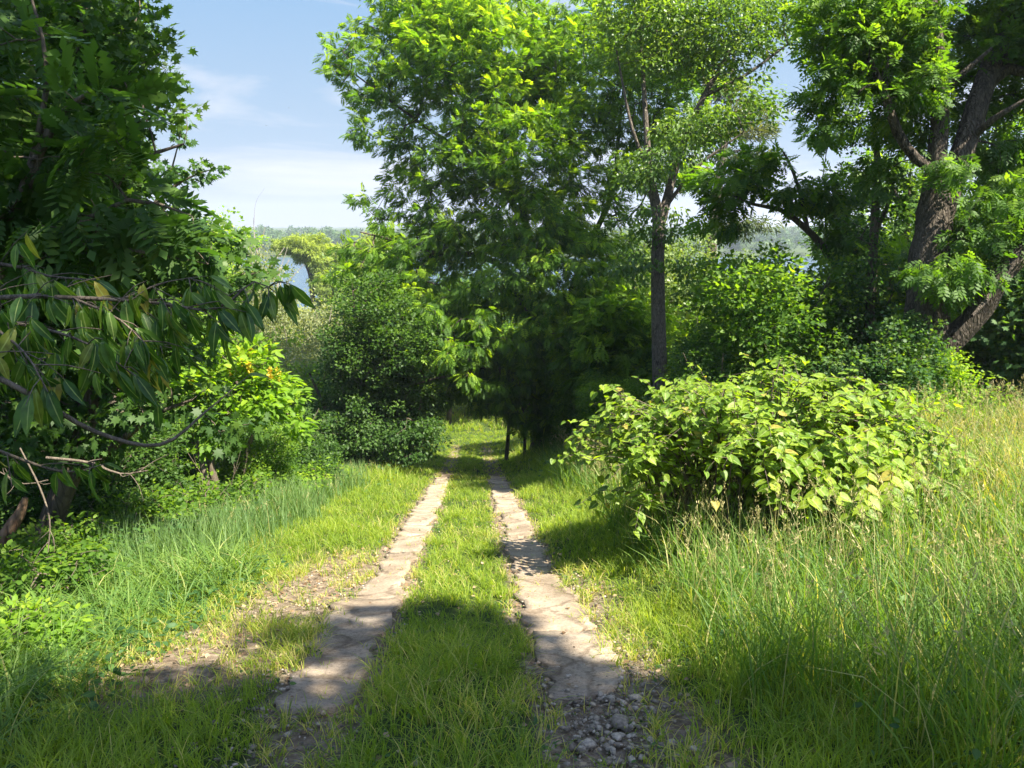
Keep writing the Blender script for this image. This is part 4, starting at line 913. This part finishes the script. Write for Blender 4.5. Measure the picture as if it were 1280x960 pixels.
# ================================================================== left foreground mass
g0 = ground_at(50, 700, 9.2); x, y, z = g0
add_tree('maple_tree', 'tall dark maple in shade filling the left side, leaning black trunk', 'tree', g0,
    [[(x, y, z - .3, .17), *LP((62, 660, 9.2, .14), (85, 600, 9.1, .125), (105, 540, 9, .11), (112, 460, 9, .10), (100, 350, 9, .09), (90, 200, 9, .07), (110, 0, 9, .05), (150, -300, 8.5, .02))],
     LP((85, 600, 9.1, .07), (140, 560, 8.8, .05), (190, 520, 8.6, .03), (240, 500, 8.5, .012)), LP((112, 440, 9, .05), (180, 380, 8.7, .035), (260, 350, 8.5, .015)), LP((100, 300, 9, .05), (160, 210, 8.8, .035), (230, 180, 8.8, .012)),
     LP((100, 0, 9, .06), (200, -200, 7, .05), (420, -500, 5.5, .03))],
    [B(60, 80, 9, 1.5, 1.0), B(55, 200, 8.8, 1.0, .9), B(40, 330, 9, 1.3, 1.0), B(135, 305, 8.5, .9, .6), B(240, 320, 8.3, .55, .35), B(85, 20, 9.5, .6, .5), B(10, 480, 9, 1.0, .8), B(150, 430, 9, .9, .6), B(150, 228, 8.6, .4, .3),
     B(90, 540, 8.8, .8, .35, dens=.7), B(210, 380, 8.4, .55, .35), B(200, 500, 8.6, .6, .28, dens=.8), B(290, 345, 8.2, .3, .2), B(290, 540, 8.9, .4, .18, dens=.7)],
    .36, 'deep_leaf', cr=.27, per=34, T=T_MAPLE, size=.105, seed=18, tip=.004, up=.7, droop=.35, maxr=.04)
# the canopy overhead, above the picture: throws the shade over the near ground and the left mass
g0 = np.array([-7.0, 4.0, float(H(-7.0, 4.0))]); x, y, z = g0
add_tree('shade_tree', 'tall tree left of the viewer whose high boughs shade the foreground', 'tree', g0,
    [[(x, y, z - .3, .34), (x + .3, y, z + 4, .28), (x + 1.2, y, z + 8, .22), (x + 3.5, y + .4, z + 11, .12), (x + 6, y + .6, z + 12, .05)], [(x + .9, y, z + 7, .14), (x + 3, y + 2, z + 9.5, .09), (x + 5, y + 3, z + 10.5, .04)]],
    [((-1.10, 3.80, 9.6), (2.3, 2.2, 1.0), .9), ((0.40, 5.70, 10.2), (1.3, 1.2, .9), .9), ((-2.80, 4.80, 8.8), (1.8, 2.4, 1.1), .8), ((1.40, 2.90, 9.8), (1.2, 1.2, .8), .9), ((-1.10, 7.10, 10.4), (1.7, 1.1, .9), .8)],
    .62, 'maple_leaf', 'bark_dark', cr=.5, per=46, T=T_MAPLE, size=.15, seed=19)
g0 = np.array([7.2, -5.2, float(H(7.2, -5.2))]); x, y, z = g0
add_tree('shade_tree', 'tall tree behind the viewer whose crown shades the near track ends', 'tree', g0,
    [[(x, y, z - .3, .34), (x, y + .3, z + 4, .28), (x - .3, y + 1, z + 8, .2), (x - 1, y + 2, z + 11, .08)], [(x, y + .6, z + 6, .13), (x - 1, y + 2.5, z + 8.5, .08), (x - 1.5, y + 4, z + 9.5, .03)]],
    [((6.2, .95, 9.5), (.8, .95, .6), 1.2), ((4.2, -.65, 9.4), (1.0, 1.1, .6), 1.2), ((5.6, -.75, 9.5), (1.2, 1.2, .6), 1.2), ((7.0, -.7, 9.5), (1.0, 1.1, .6), 1.2), ((5.4, -2.4, 9.4), (2.2, 1.2, .8), 1.2), ((3.2, -2.0, 9.0), (1.2, 1.3, .8), 1.0)],
    .55, 'maple_leaf', 'bark_dark', cr=.45, per=70, T=T_MAPLE, size=.16, seed=20)

# silver maple branch tips standing clear against the sky
g0 = ground_at(150, 600, 12.8); x, y, z = g0
add_tree('silver_maple', 'lighter green maple whose leafy twigs stand against the sky at left', 'tree', g0,
    [[(x, y, z - .3, .15), *LP((150, 560, 12.8, .13), (140, 400, 12.8, .11), (150, 260, 12.8, .09), (130, 100, 12.8, .07), (110, -60, 12.8, .04))], LP((145, 330, 12.8, .05), (190, 260, 12.6, .035), (230, 225, 12.5, .018), (270, 210, 12.4, .006)),
     LP((190, 260, 12.6, .025), (215, 210, 12.5, .015), (228, 155, 12.4, .005)), LP((130, 100, 12.8, .04), (160, 50, 12.6, .02), (175, 10, 12.6, .008)), LP((145, 330, 12.8, .03), (200, 300, 12.6, .015), (225, 255, 12.5, .006))],
    [B(215, 225, 12.5, .30, .28), B(255, 212, 12.4, .25, .12), B(226, 170, 12.4, .10, .25), B(140, 60, 12.7, .55, .7), B(100, 0, 12.7, 1.0, .9), B(200, 290, 12.6, .55, .4), B(155, 120, 12.8, .3, .3), B(90, 220, 13, 1.2, 1.2), B(240, 290, 12.6, .3, .2)],
    .25, 'maple_leaf', 'bark_twig', cr=.16, per=24, T=T_MAPLE, size=.10, seed=22, tip=.0025, up=.6, maxr=.03)
# ailanthus: long compound leaves hanging in front of the maple
g0 = ground_at(-60, 700, 6.6); x, y, z = g0
add_tree('ailanthus_tree', 'dark tree of heaven with long drooping compound leaves at upper left', 'tree', g0,
    [[(x, y, z - .3, .10), *LP((-40, 500, 6.6, .085), (0, 350, 6.5, .07), (30, 240, 6.4, .05), (70, 150, 6.3, .03), (120, 110, 6.2, .01))], LP((0, 350, 6.5, .04), (70, 300, 6.3, .028), (160, 250, 6.2, .018), (240, 270, 6.1, .006)),
     LP((70, 300, 6.3, .025), (150, 310, 6.1, .015), (260, 330, 6.0, .005)), LP((30, 240, 6.4, .03), (60, 100, 6.3, .02), (40, 0, 6.3, .01))],
    [B(110, 125, 6.2, .36, .14), B(60, 190, 6.3, .4, .3), B(130, 190, 6.1, .3, .22, dens=.9), B(20, 80, 6.4, .4, .4), B(160, 265, 6.1, .45, .2), B(235, 300, 6.0, .3, .14), B(80, 300, 6.3, .5, .3), B(-20, 250, 6.4, .5, .5)],
    .24, 'deep_leaf', 'bark_twig', cr=.13, per=4, T=T_PINBIG, size=.30, seed=23, tip=.003, up=.9, droop=.25, maxr=.02, tipgain=.2)

# near cherry boughs entering from the left
def cherry():
    g = np.random.default_rng(25); bx, by = -3.4, 1.9; bz = float(H(bx, by)); root = empty('cherry_tree', (bx, by, bz), 'cherry boughs with large hanging leaves reaching in from the left edge', 'tree')
    W = Wood(g)
    W.limb([(bx, by, bz - .2, .09), (bx + .1, by, bz + .8, .08), (bx + .2, by + .1, bz + 1.6, .065), (bx + .1, by + .2, bz + 2.6, .04), (bx + .3, by + .3, bz + 3.6, .015)])
    boughs = [
        LP((-700, 460, 2.3, .03), (-200, 390, 2.35, .014), (0, 372, 2.35, .0085), (90, 372, 2.35, .007), (190, 378, 2.4, .0055), (270, 386, 2.45, .004), (318, 352, 2.5, .003), (352, 372, 2.5, .0015)),
        LP((-700, 500, 2.3, .03), (-150, 420, 2.0, .012), (-20, 465, 2.0, .008), (50, 500, 2.05, .007), (120, 540, 2.1, .006), (200, 556, 2.15, .005), (260, 512, 2.25, .003), (310, 470, 2.35, .001)),
        LP((-700, 430, 2.3, .03), (-150, 330, 2.6, .012), (0, 330, 2.7, .007), (60, 345, 2.75, .005), (120, 350, 2.8, .002)),
        LP((-150, 390, 2.35, .010), (-20, 400, 2.2, .006), (50, 410, 2.2, .005), (110, 430, 2.2, .003), (170, 470, 2.2, .0015)),
        LP((90, 372, 2.35, .004), (150, 400, 2.3, .003), (190, 440, 2.3, .0015)),
        LP((-100, 520, 2.5, .01), (-10, 560, 2.6, .006), (80, 590, 2.7, .004), (130, 580, 2.8, .0015)),
        LP((-20, 400, 2.2, .005), (30, 440, 2.05, .003), (60, 490, 2.0, .0015)),
        LP((150, 375, 2.38, .003), (210, 352, 2.45, .002), (260, 345, 2.5, .001)),
        LP((-60, 465, 2.9, .006), (40, 450, 3.0, .004), (140, 440, 3.1, .003), (215, 430, 3.1, .0015))]
    leafy = [(.14, 1.0, 1), (.30, .62, .10), (.3, 1., .9), (.3, 1, 1), (.2, 1, 1), (.3, .9, .6), (.2, 1, 1), (.2, 1, .8), (.2, 1, 1)]
    pos, dr, nn, sz = [], [], [], []
    for b, (a0, a1, dn) in zip(boughs, leafy):
        q = W.limb(b, step=.04, sides=6, grow=False); n_ = len(q); L_ = np.concatenate([[0], np.cumsum(np.linalg.norm(np.diff(q[:, :3], axis=0), axis=1))])
        vis = q[:, 0] > -2.1
        s0 = L_[int(np.argmax(vis))]; s1 = L_[-1]; s = s0
        while s < s1:
            j = min(n_ - 2, int(np.searchsorted(L_, s))); t = norm(q[j + 1, :3] - q[j, :3]); side = 1 if g.random() < .5 else -1
            if g.random() < dn:
                # short twig carrying a few leaves
                tw = norm(np.array([t[0] * .5 + g.normal() * .5, g.normal() * .8 * 1.0, g.normal() * .4 - .1])); ln = g.uniform(.02, .20); tp = q[j, :3] + tw * ln - np.array([0, 0, .02])
                W.limb([(*q[j, :3], .002), (*((q[j, :3] + tp) / 2 + [0, 0, .01]), .0016), (*tp, .001)], step=.03, sides=4, grow=False)
                for c in range(g.integers(2, 6)):
                    f_ = g.uniform(.3, 1); p0 = q[j, :3] + (tp - q[j, :3]) * f_; dd = np.array([tw[0] * .4 + g.normal() * .30, tw[1] * .3 + g.normal() * .30, -1.0 + .2 * g.normal()])
                    pos.append(p0); dr.append(dd); nn.append([g.normal() * .7, -1 + g.normal() * .6, .25]); sz.append(g.uniform(.065, .12))
            s += g.uniform(.020, .040)
        pos.append(q[-1, :3]); dr.append(t + [0, 0, -.5]); nn.append([0, -.5, .8]); sz.append(.10)
    W.obj(M['bark_twig'], root, org=np.array([bx, by, bz]))
    pos = np.array(pos); V, F, k = emit(T_CHERRY, pos, rmat(np.array(dr), np.array(nn)), np.array(sz))
    o = mesh_obj('leaves', V - [bx, by, bz], F, M['cherry_leaf'], root, {'rnd': np.repeat(g.random(len(pos)), k)}); rib_attr(o, T_CHERRY, len(pos))
cherry()

# low growth below the left trees
g0 = ground_at(0, 720, 8.6); x, y, z = g0
W = Wood(np.random.default_rng(27)); W.limb([(x - .5, y, z - .3, .12), *LP((-12, 700, 8.6, .09), (10, 665, 8.5, .07), (26, 640, 8.5, .055), (32, 622, 8.5, .03))], knob=.08, sides=9)
st = W.obj(M['bark_red'], None, 'broken_trunk', org=g0); st.location = g0; tag(st, 'leaning reddish broken trunk stub at the far left edge', 'tree stump')
put('deep', -10, 640, 9.8, 2.0, 'dark shrub at the left edge below the maple crown')
put('deep', 110, 600, 11.0, 2.0, 'dark shrub behind the leaning black maple trunk')
put('low', 60, 700, 8.4, .75, 'low green shrub in front of the maple trunk foot')
put('low', 140, 640, 10.2, 1.0, 'low green shrub right of the maple trunk foot')
put('lime', 215, 600, 15.5, 1.5, 'yellow green shrub glowing behind the left undergrowth')
put('lime', 165, 600, 17, 2.4, 'yellow green shrub glowing between trunk and sumac')
put('olive', 120, 560, 20, 3.4, 'pale scrub beyond the left undergrowth')
put('mid', 330, 620, 14.5, 1.5, 'green shrub between sumac and hawthorn')
put('deep', 350, 600, 17.5, 2.2, 'dark shrub in the shade left of the hawthorn')
put('lowlime', 385, 620, 17.0, .85, 'small bright shrub on the bank crest beside the hawthorn')
put('lowlime', 415, 610, 18.5, .7, 'small bright shrub on the bank crest nearest the path')
put('maple', 20, 560, 13.5, 5.0, 'box elder behind the maple at the left edge')
put('oak', 40, 400, 21, 10.5, 'oak behind the left trees')
put('ash', 130, 400, 24, 9.5, 'ash behind the left maple and the ailanthus')
put('oak', 150, 480, 33, 8.0, 'oak behind the left undergrowth')
put('limetree', 200, 480, 26, 5.6, 'yellow green tree behind the sumac')
for px, py, d, h, lab in ((20, 760, 6.6, .7, 'low bush at the far left edge among arching grass'), (250, 640, 12, .9, 'low bush at the foot of the sumac, its left side'), (310, 640, 12.5, .8, 'low bush at the foot of the sumac, its right side'),
                      (95, 690, 8.9, .8, 'low bush beside the leaning black trunk'), (200, 650, 10.8, .9, 'low bush between the black trunk and the sumac')):
    put('low', px, py, d, h, lab, wide=1.2)
for px, py, d, h, lab in ((345, 625, 15.0, .8, 'bright low bush on the bank in front of the dark shrub'), (10, 820, 5.0, .45, 'bright low bush at the lower left edge')):
    put('lowlime', px, py, d, h, lab, wide=1.3)
# dry stems and dead boughs
def dead_branch(label, paths, org, name='dead_branch', mat='bark_pale', sub=3, seed=1, cat='branch'):
    g = np.random.default_rng(seed); W = Wood(g)
    for p_ in paths:
        q = W.limb(p_, step=.05 * max(1, p_[0][3] * 40), sides=5, jit=0)
        for k in range(sub):
            j = g.integers(len(q) // 3, len(q) - 1); t = norm(q[min(j + 1, len(q) - 1), :3] - q[j - 1, :3]); d = norm(t + g.normal(size=3) * .6); l = np.linalg.norm(q[-1, :3] - q[0, :3]) * g.uniform(.15, .4)
            a = q[j, :3]; W.limb([(*a, q[j, 3] * .7), (*(a + d * l * .5 + g.normal(size=3) * l * .08), q[j, 3] * .5), (*(a + d * l), q[j, 3] * .2)], step=.08, sides=4)
    org = np.asarray(org); o = W.obj(M[mat], None, name, org=org); o.location = org; return tag(o, label, cat)
dead_branch('bare grey branch lying across the gap under the left foliage', [LP((58, 572, 4.6, .010), (110, 578, 4.6, .009), (150, 592, 4.6, .006), (185, 588, 4.6, .003))], P(58, 572, 4.6), seed=2, sub=5, mat='bark_twig')
dead_branch('thin bare twig hanging down in front of the maple trunk', [LP((25, 560, 4.8, .005), (50, 610, 4.8, .006), (62, 650, 4.8, .005), (60, 690, 4.8, .003)), LP((60, 600, 4.8, .004), (30, 605, 4.8, .004), (0, 590, 4.8, .003))], P(25, 560, 4.8), seed=3, sub=4, mat='bark_twig')
p0 = ground_at(100, 765, 7.2)
dead_branch('dead forked branch lying in the shaded grass at left', [[(*(p0 + [0, 0, .05]), .012), *LP((112, 735, 7.2, .010), (120, 720, 7.2, .006), (135, 700, 7.2, .003))], LP((112, 735, 7.2, .008), (90, 720, 7.1, .005), (80, 705, 7.0, .003))], p0, seed=4, mat='bark_twig')
p0 = ground_at(192, 660, 11.5)
dead_branch('bare curved stem standing beside the undergrowth left of the sumac', [[(*p0, .014), *LP((196, 652, 11.5, .013), (208, 640, 11.5, .012), (215, 620, 11.5, .009), (222, 600, 11.5, .004))], LP((196, 655, 11.5, .008), (192, 630, 11.5, .007), (190, 600, 11.5, .004))], p0, seed=5)
p0 = ground_at(345, 345, 70)
dead_branch('dead whitish treetop standing in front of the lake', [[(*ground_at(345, 400, 70), .12), *LP((347, 350, 70, .09), (355, 335, 70, .05), (362, 325, 70, .02))]], p0, seed=6, sub=6, name='dead_tree', cat='tree')
p0 = ground_at(325, 400, 60)
dead_branch('dead grey snag poking above the pale trees at the horizon', [[(*p0, .16), *LP((322, 330, 60, .08), (318, 295, 60, .04), (317, 272, 60, .012))]], p0, seed=7, sub=8, name='dead_tree', cat='tree')
g = np.random.default_rng(31)
for k in range(7):
    px = 175 + 22 * k + g.uniform(-8, 8); d = g.uniform(11.5, 14); p0 = ground_at(px, 650, d)
    o = dead_branch(('leftmost', 'second', 'third', 'middle', 'third from right', 'second from right', 'rightmost')[k] + ' dry brown weed stalk in the undergrowth below the sumac', [[(*p0, .010), (*(p0 + [g.normal() * .12, 0, .5]), .008), (*(p0 + [g.normal() * .25, 0, g.uniform(.9, 1.5)]), .003)]], p0, seed=40 + k, sub=4, mat='bark_twig', name='dry_stalk', cat='weed stalk'); o['group'] = 'dry weed stalks below the sumac'

# ================================================================== the knotweed
def knotweed():
    g = np.random.default_rng(71); base = ground_at(962, 700, 7.6); root = empty('knotweed_bush', base, 'wide bright green knotweed bush with large heart shaped leaves right of the path', 'bush')
    W = Wood(g); pos, dr, nn, sz, rn = [], [], [], [], []
    # crown outline: from the path side to the right end, in plan an ellipse
    cx, cy = base[0] + .05, base[1] + .55
    def top(x, y):
        u = (x - cx) / 1.85; v = (y - cy) / 1.45; r2 = u * u + v * v
        return r2, 1.62 * np.sqrt(np.clip(1.04 - r2 ** 1.7, 0, 1)) * (1 + .09 * math.sin(x * 3.1 + y * 2.2) + .12 * math.sin(x * 6.7 + 1)) 
    nst = 460
    for k in range(nst):
        a = g.random() * 6.28; rr = math.sqrt(g.random()); ex = cx + 1.80 * rr * math.cos(a); ey = cy + 1.42 * rr * math.sin(a)
        r2, hh = top(ex, ey); hh = max(hh * .82, .58)
        lvl = 1.0 if g.random() < .66 else g.uniform(.6, .95)
        sx = cx + (ex - cx) * .55 + g.normal() * .1; sy = cy + (ey - cy) * .55 + g.normal() * .1
        z0 = float(H(sx, sy)); ze = z0 * .4 + base[2] * .6 + hh * lvl - max(ex - base[0], 0) * .06 + (g.uniform(.03, .18) if g.random() < .16 else 0)
        if math.sin(ex * 4.1 + 1.3) * math.cos(ey * 4.7) > .45 and g.random() < .75: continue
        out_ = norm(np.array([ex - cx + g.normal() * .5, ey - cy + g.normal() * .5 - .15, 0]) + 1e-6)
        p0 = np.array([sx, sy, z0 - .05]); p1 = np.array([sx + (ex - sx) * .35, sy + (ey - sy) * .35, z0 + (ze - z0) * .75]); p2 = np.array([ex, ey, ze]); p3 = p2 + out_ * g.uniform(.15, .38) + np.array([0, 0, g.uniform(-.16, .05)])
        q = W.limb([(*p0, .009), (*p1, .007), (*p2, .004), (*p3, .0015)], step=.07, sides=4, grow=False)
        n_ = len(q); s = int(n_ * .50)
        for j in range(s, n_):
            t = norm(q[min(j + 1, n_ - 1), :3] - q[max(j - 1, 0), :3]); sd = 1 if (j % 2) else -1
            lat = norm(np.cross(t, [0, 0, 1]) + 1e-6) * sd
            if g.random() < .12: continue
            dd = lat * 1.0 + t * .55 + np.array([0, 0, -.08]) + g.normal(size=3) * .2
            pos.append(q[j, :3] + lat * .02); dr.append(dd); nn.append(np.array([0, 0, 1.]) + g.normal(size=3) * .22 + t * .1 + np.array([0, -.25, 0])); sz.append(g.uniform(.055, .135) * (.75 if j > n_ - 3 else 1)); rn.append(np.clip(.55 * g.random() + .45 * (j / n_) * lvl * g.random() ** .3, 0, 1))
        # side shoot
        for m_ in range(2):
            j = g.integers(s, n_ - 1); a0 = q[j, :3]; o2 = norm(out_ + g.normal(size=3) * .7); l = g.uniform(.18, .42)
            q2 = W.limb([(*a0, .004), (*(a0 + o2 * l * .5 + [0, 0, .05]), .003), (*(a0 + o2 * l + [0, 0, -.02]), .001)], step=.065, sides=3, grow=False)
            for jj in range(1, len(q2)):
                t = norm(q2[min(jj + 1, len(q2) - 1), :3] - q2[jj - 1, :3]); lat = norm(np.cross(t, [0, 0, 1]) + 1e-6) * (1 if jj % 2 else -1)
                pos.append(q2[jj, :3]); dr.append(lat + t * .6 + np.array([0, 0, -.25]) + g.normal(size=3) * .2); nn.append(np.array([0, -.25, 1.]) + g.normal(size=3) * .25); sz.append(g.uniform(.06, .11)); rn.append(np.clip(.3 + .5 * g.random(), 0, 1))
    # long low shoots trailing down the right front
    for (px, py, d) in ((1115, 690, 6.0), (1060, 660, 6.2), (1150, 600, 6.8), (1010, 630, 6.3), (960, 610, 6.4), (1085, 640, 6.1), (1140, 660, 6.3)):
        e = P(px, py, d); s0 = np.array([cx + .9 + g.normal() * .1, cy - .5, base[2] + 1.0]); q = W.limb([(cx + .6, cy - .2, base[2] + .1, .009), (*s0, .006), (*((s0 + e) / 2 + [0, 0, .15]), .004), (*e, .0015)], step=.07, sides=4, grow=False)
        for j in range(len(q) // 3, len(q)):
            t = norm(q[min(j + 1, len(q) - 1), :3] - q[j - 1, :3]); lat = norm(np.cross(t, [0, 0, 1])) * (1 if j % 2 else -1)
            for _ in range(1): pos.append(q[j, :3]); dr.append(lat + t * .5 + np.array([0, 0, -.3])); nn.append(np.array([0, -.35, 1.]) + g.normal(size=3) * .2); sz.append(g.uniform(.10, .15)); rn.append(g.uniform(.5, 1))
    W.obj(M['bark_twig'], root, 'stems', org=base)
    rn = [1.0 if g.random() < .018 else min(q_, .93) * (1 if g.random() > .2 else .4) for q_ in rn]
    pos = np.array(pos); V, F, k = emit(T_HEART, pos, rmat(np.array(dr), np.array(nn)), np.array(sz))
    o = mesh_obj('leaves', V - base, F, M['knot_leaf'], root, {'rnd': np.repeat(np.array(rn), k)}); rib_attr(o, T_HEART, len(pos))
knotweed()

# ================================================================== far shore
def far_wood():
    g = np.random.default_rng(81); parts = []
    n = 620; x = g.uniform(-420, 420, n); y = 425 + 260 * g.random(n) ** 1.7; zb = H(x, y); keep = zb > LAKE_Z + .2; x, y, zb = x[keep], y[keep], zb[keep]
    for i in range(len(x)):
        r_ = g.uniform(4, 7.5); h = g.uniform(8, 14); m_ = 300 if y[i] < 520 else 150
        q = unit(m_, g); q[:, 2] = np.abs(q[:, 2]) * 1.1 - .35; bump = 1 + .16 * np.sin(q[:, 0] * 6 + i) * np.cos(q[:, 1] * 5 + 2 * i) + .08 * g.normal(size=m_)
        ps = np.array([x[i], y[i], zb[i] + h * .55]) + q * bump[:, None] * [r_, r_, h * .48]
        nn = q + g.normal(size=(m_, 3)) * .35; dd = np.cross(nn, unit(m_, g))
        v, f, k = emit(T_RHW, ps, rmat(dd, nn), g.uniform(1.1, 2.0, m_)); parts.append((v, f, np.repeat(np.clip(g.random() * .6 + .3 * g.random(m_) + .25 * (y[i] < 470), 0, 1), k)))
    V, F, A = merge(parts)
    tag(mesh_obj('far_woods', V, F, M['far_leaf'], None, {'rnd': A}), 'wooded far shore beyond the lake, fading to blue', 'woods', kind='stuff')
far_wood()
# two birds high over the lake
def bird(px, py, d, label, rz):
    c = P(px, py, d); W = Wood(np.random.default_rng(1))
    V, F = tube(np.array([[0, -.22, 0], [0, -.14, .01], [0, 0, .02], [0, .14, .02], [0, .22, .03], [0, .27, .03]]), np.array([.02, .045, .06, .05, .035, .006]), 8)
    wv = []; wf = []; n = len(V)
    for s in (-1, 1):
        wv += [(0, .10, .04), (0, -.08, .04), (s * .28, .12, .14), (s * .28, -.05, .13), (s * .55, .0, .08), (s * .52, -.10, .07), (0, .10, .015), (0, -.08, .015), (s * .28, .12, .125), (s * .28, -.05, .115)]
        wf += [[n, n + 2, n + 3, n + 1], [n + 2, n + 4, n + 5, n + 3], [n + 6, n + 7, n + 9, n + 8], [n + 8, n + 9, n + 5, n + 4]]; n += 10
    wv += [(-.03, -.2, .01), (.03, -.2, .01), (.07, -.36, .01), (-.07, -.36, .01)]; wf += [[n, n + 1, n + 2, n + 3]]
    m_ = M.setdefault('feather', stone_mat('feather', [(.02, .02, .02), (.05, .045, .04)]))
    o = mesh_obj('bird', np.vstack([V, wv]), np.vstack([F, wf]), m_, None, {'rnd': np.full(len(F) + len(wf), .5)}, smooth=False)
    o.location = c; o.rotation_euler = (0, .2, rz); tag(o, label, 'bird', 'birds over the lake')
bird(333, 157, 240, 'small dark bird gliding in the sky, lower left of the two', 1.0)
bird(361, 135, 300, 'tiny dark bird higher in the sky, upper right of the two', 2.0)

# air between here and the far shore
bm_v = np.array([[x, y, z] for z in (-30, 45) for y in (-60, 1500) for x in (-1000, 1000)], float)
F = np.array([[0, 2, 3, 1], [4, 5, 7, 6], [0, 1, 5, 4], [2, 6, 7, 3], [0, 4, 6, 2], [1, 3, 7, 5]])
m, n, o = new_mat('haze'); pv = n.nodes.new("ShaderNodeVolumePrincipled"); pv.inputs['Color'].default_value = (.80, .88, 1, 1); pv.inputs['Density'].default_value = HAZE; pv.inputs['Anisotropy'].default_value = .2
n.links.new(pv.outputs[0], o.inputs['Volume'])
if HAZE > 0: tag(mesh_obj('haze', bm_v, F, m), 'thin blue summer haze', 'haze', kind='stuff')
print('tris', sum(len(me.polygons) for me in bpy.data.meshes))
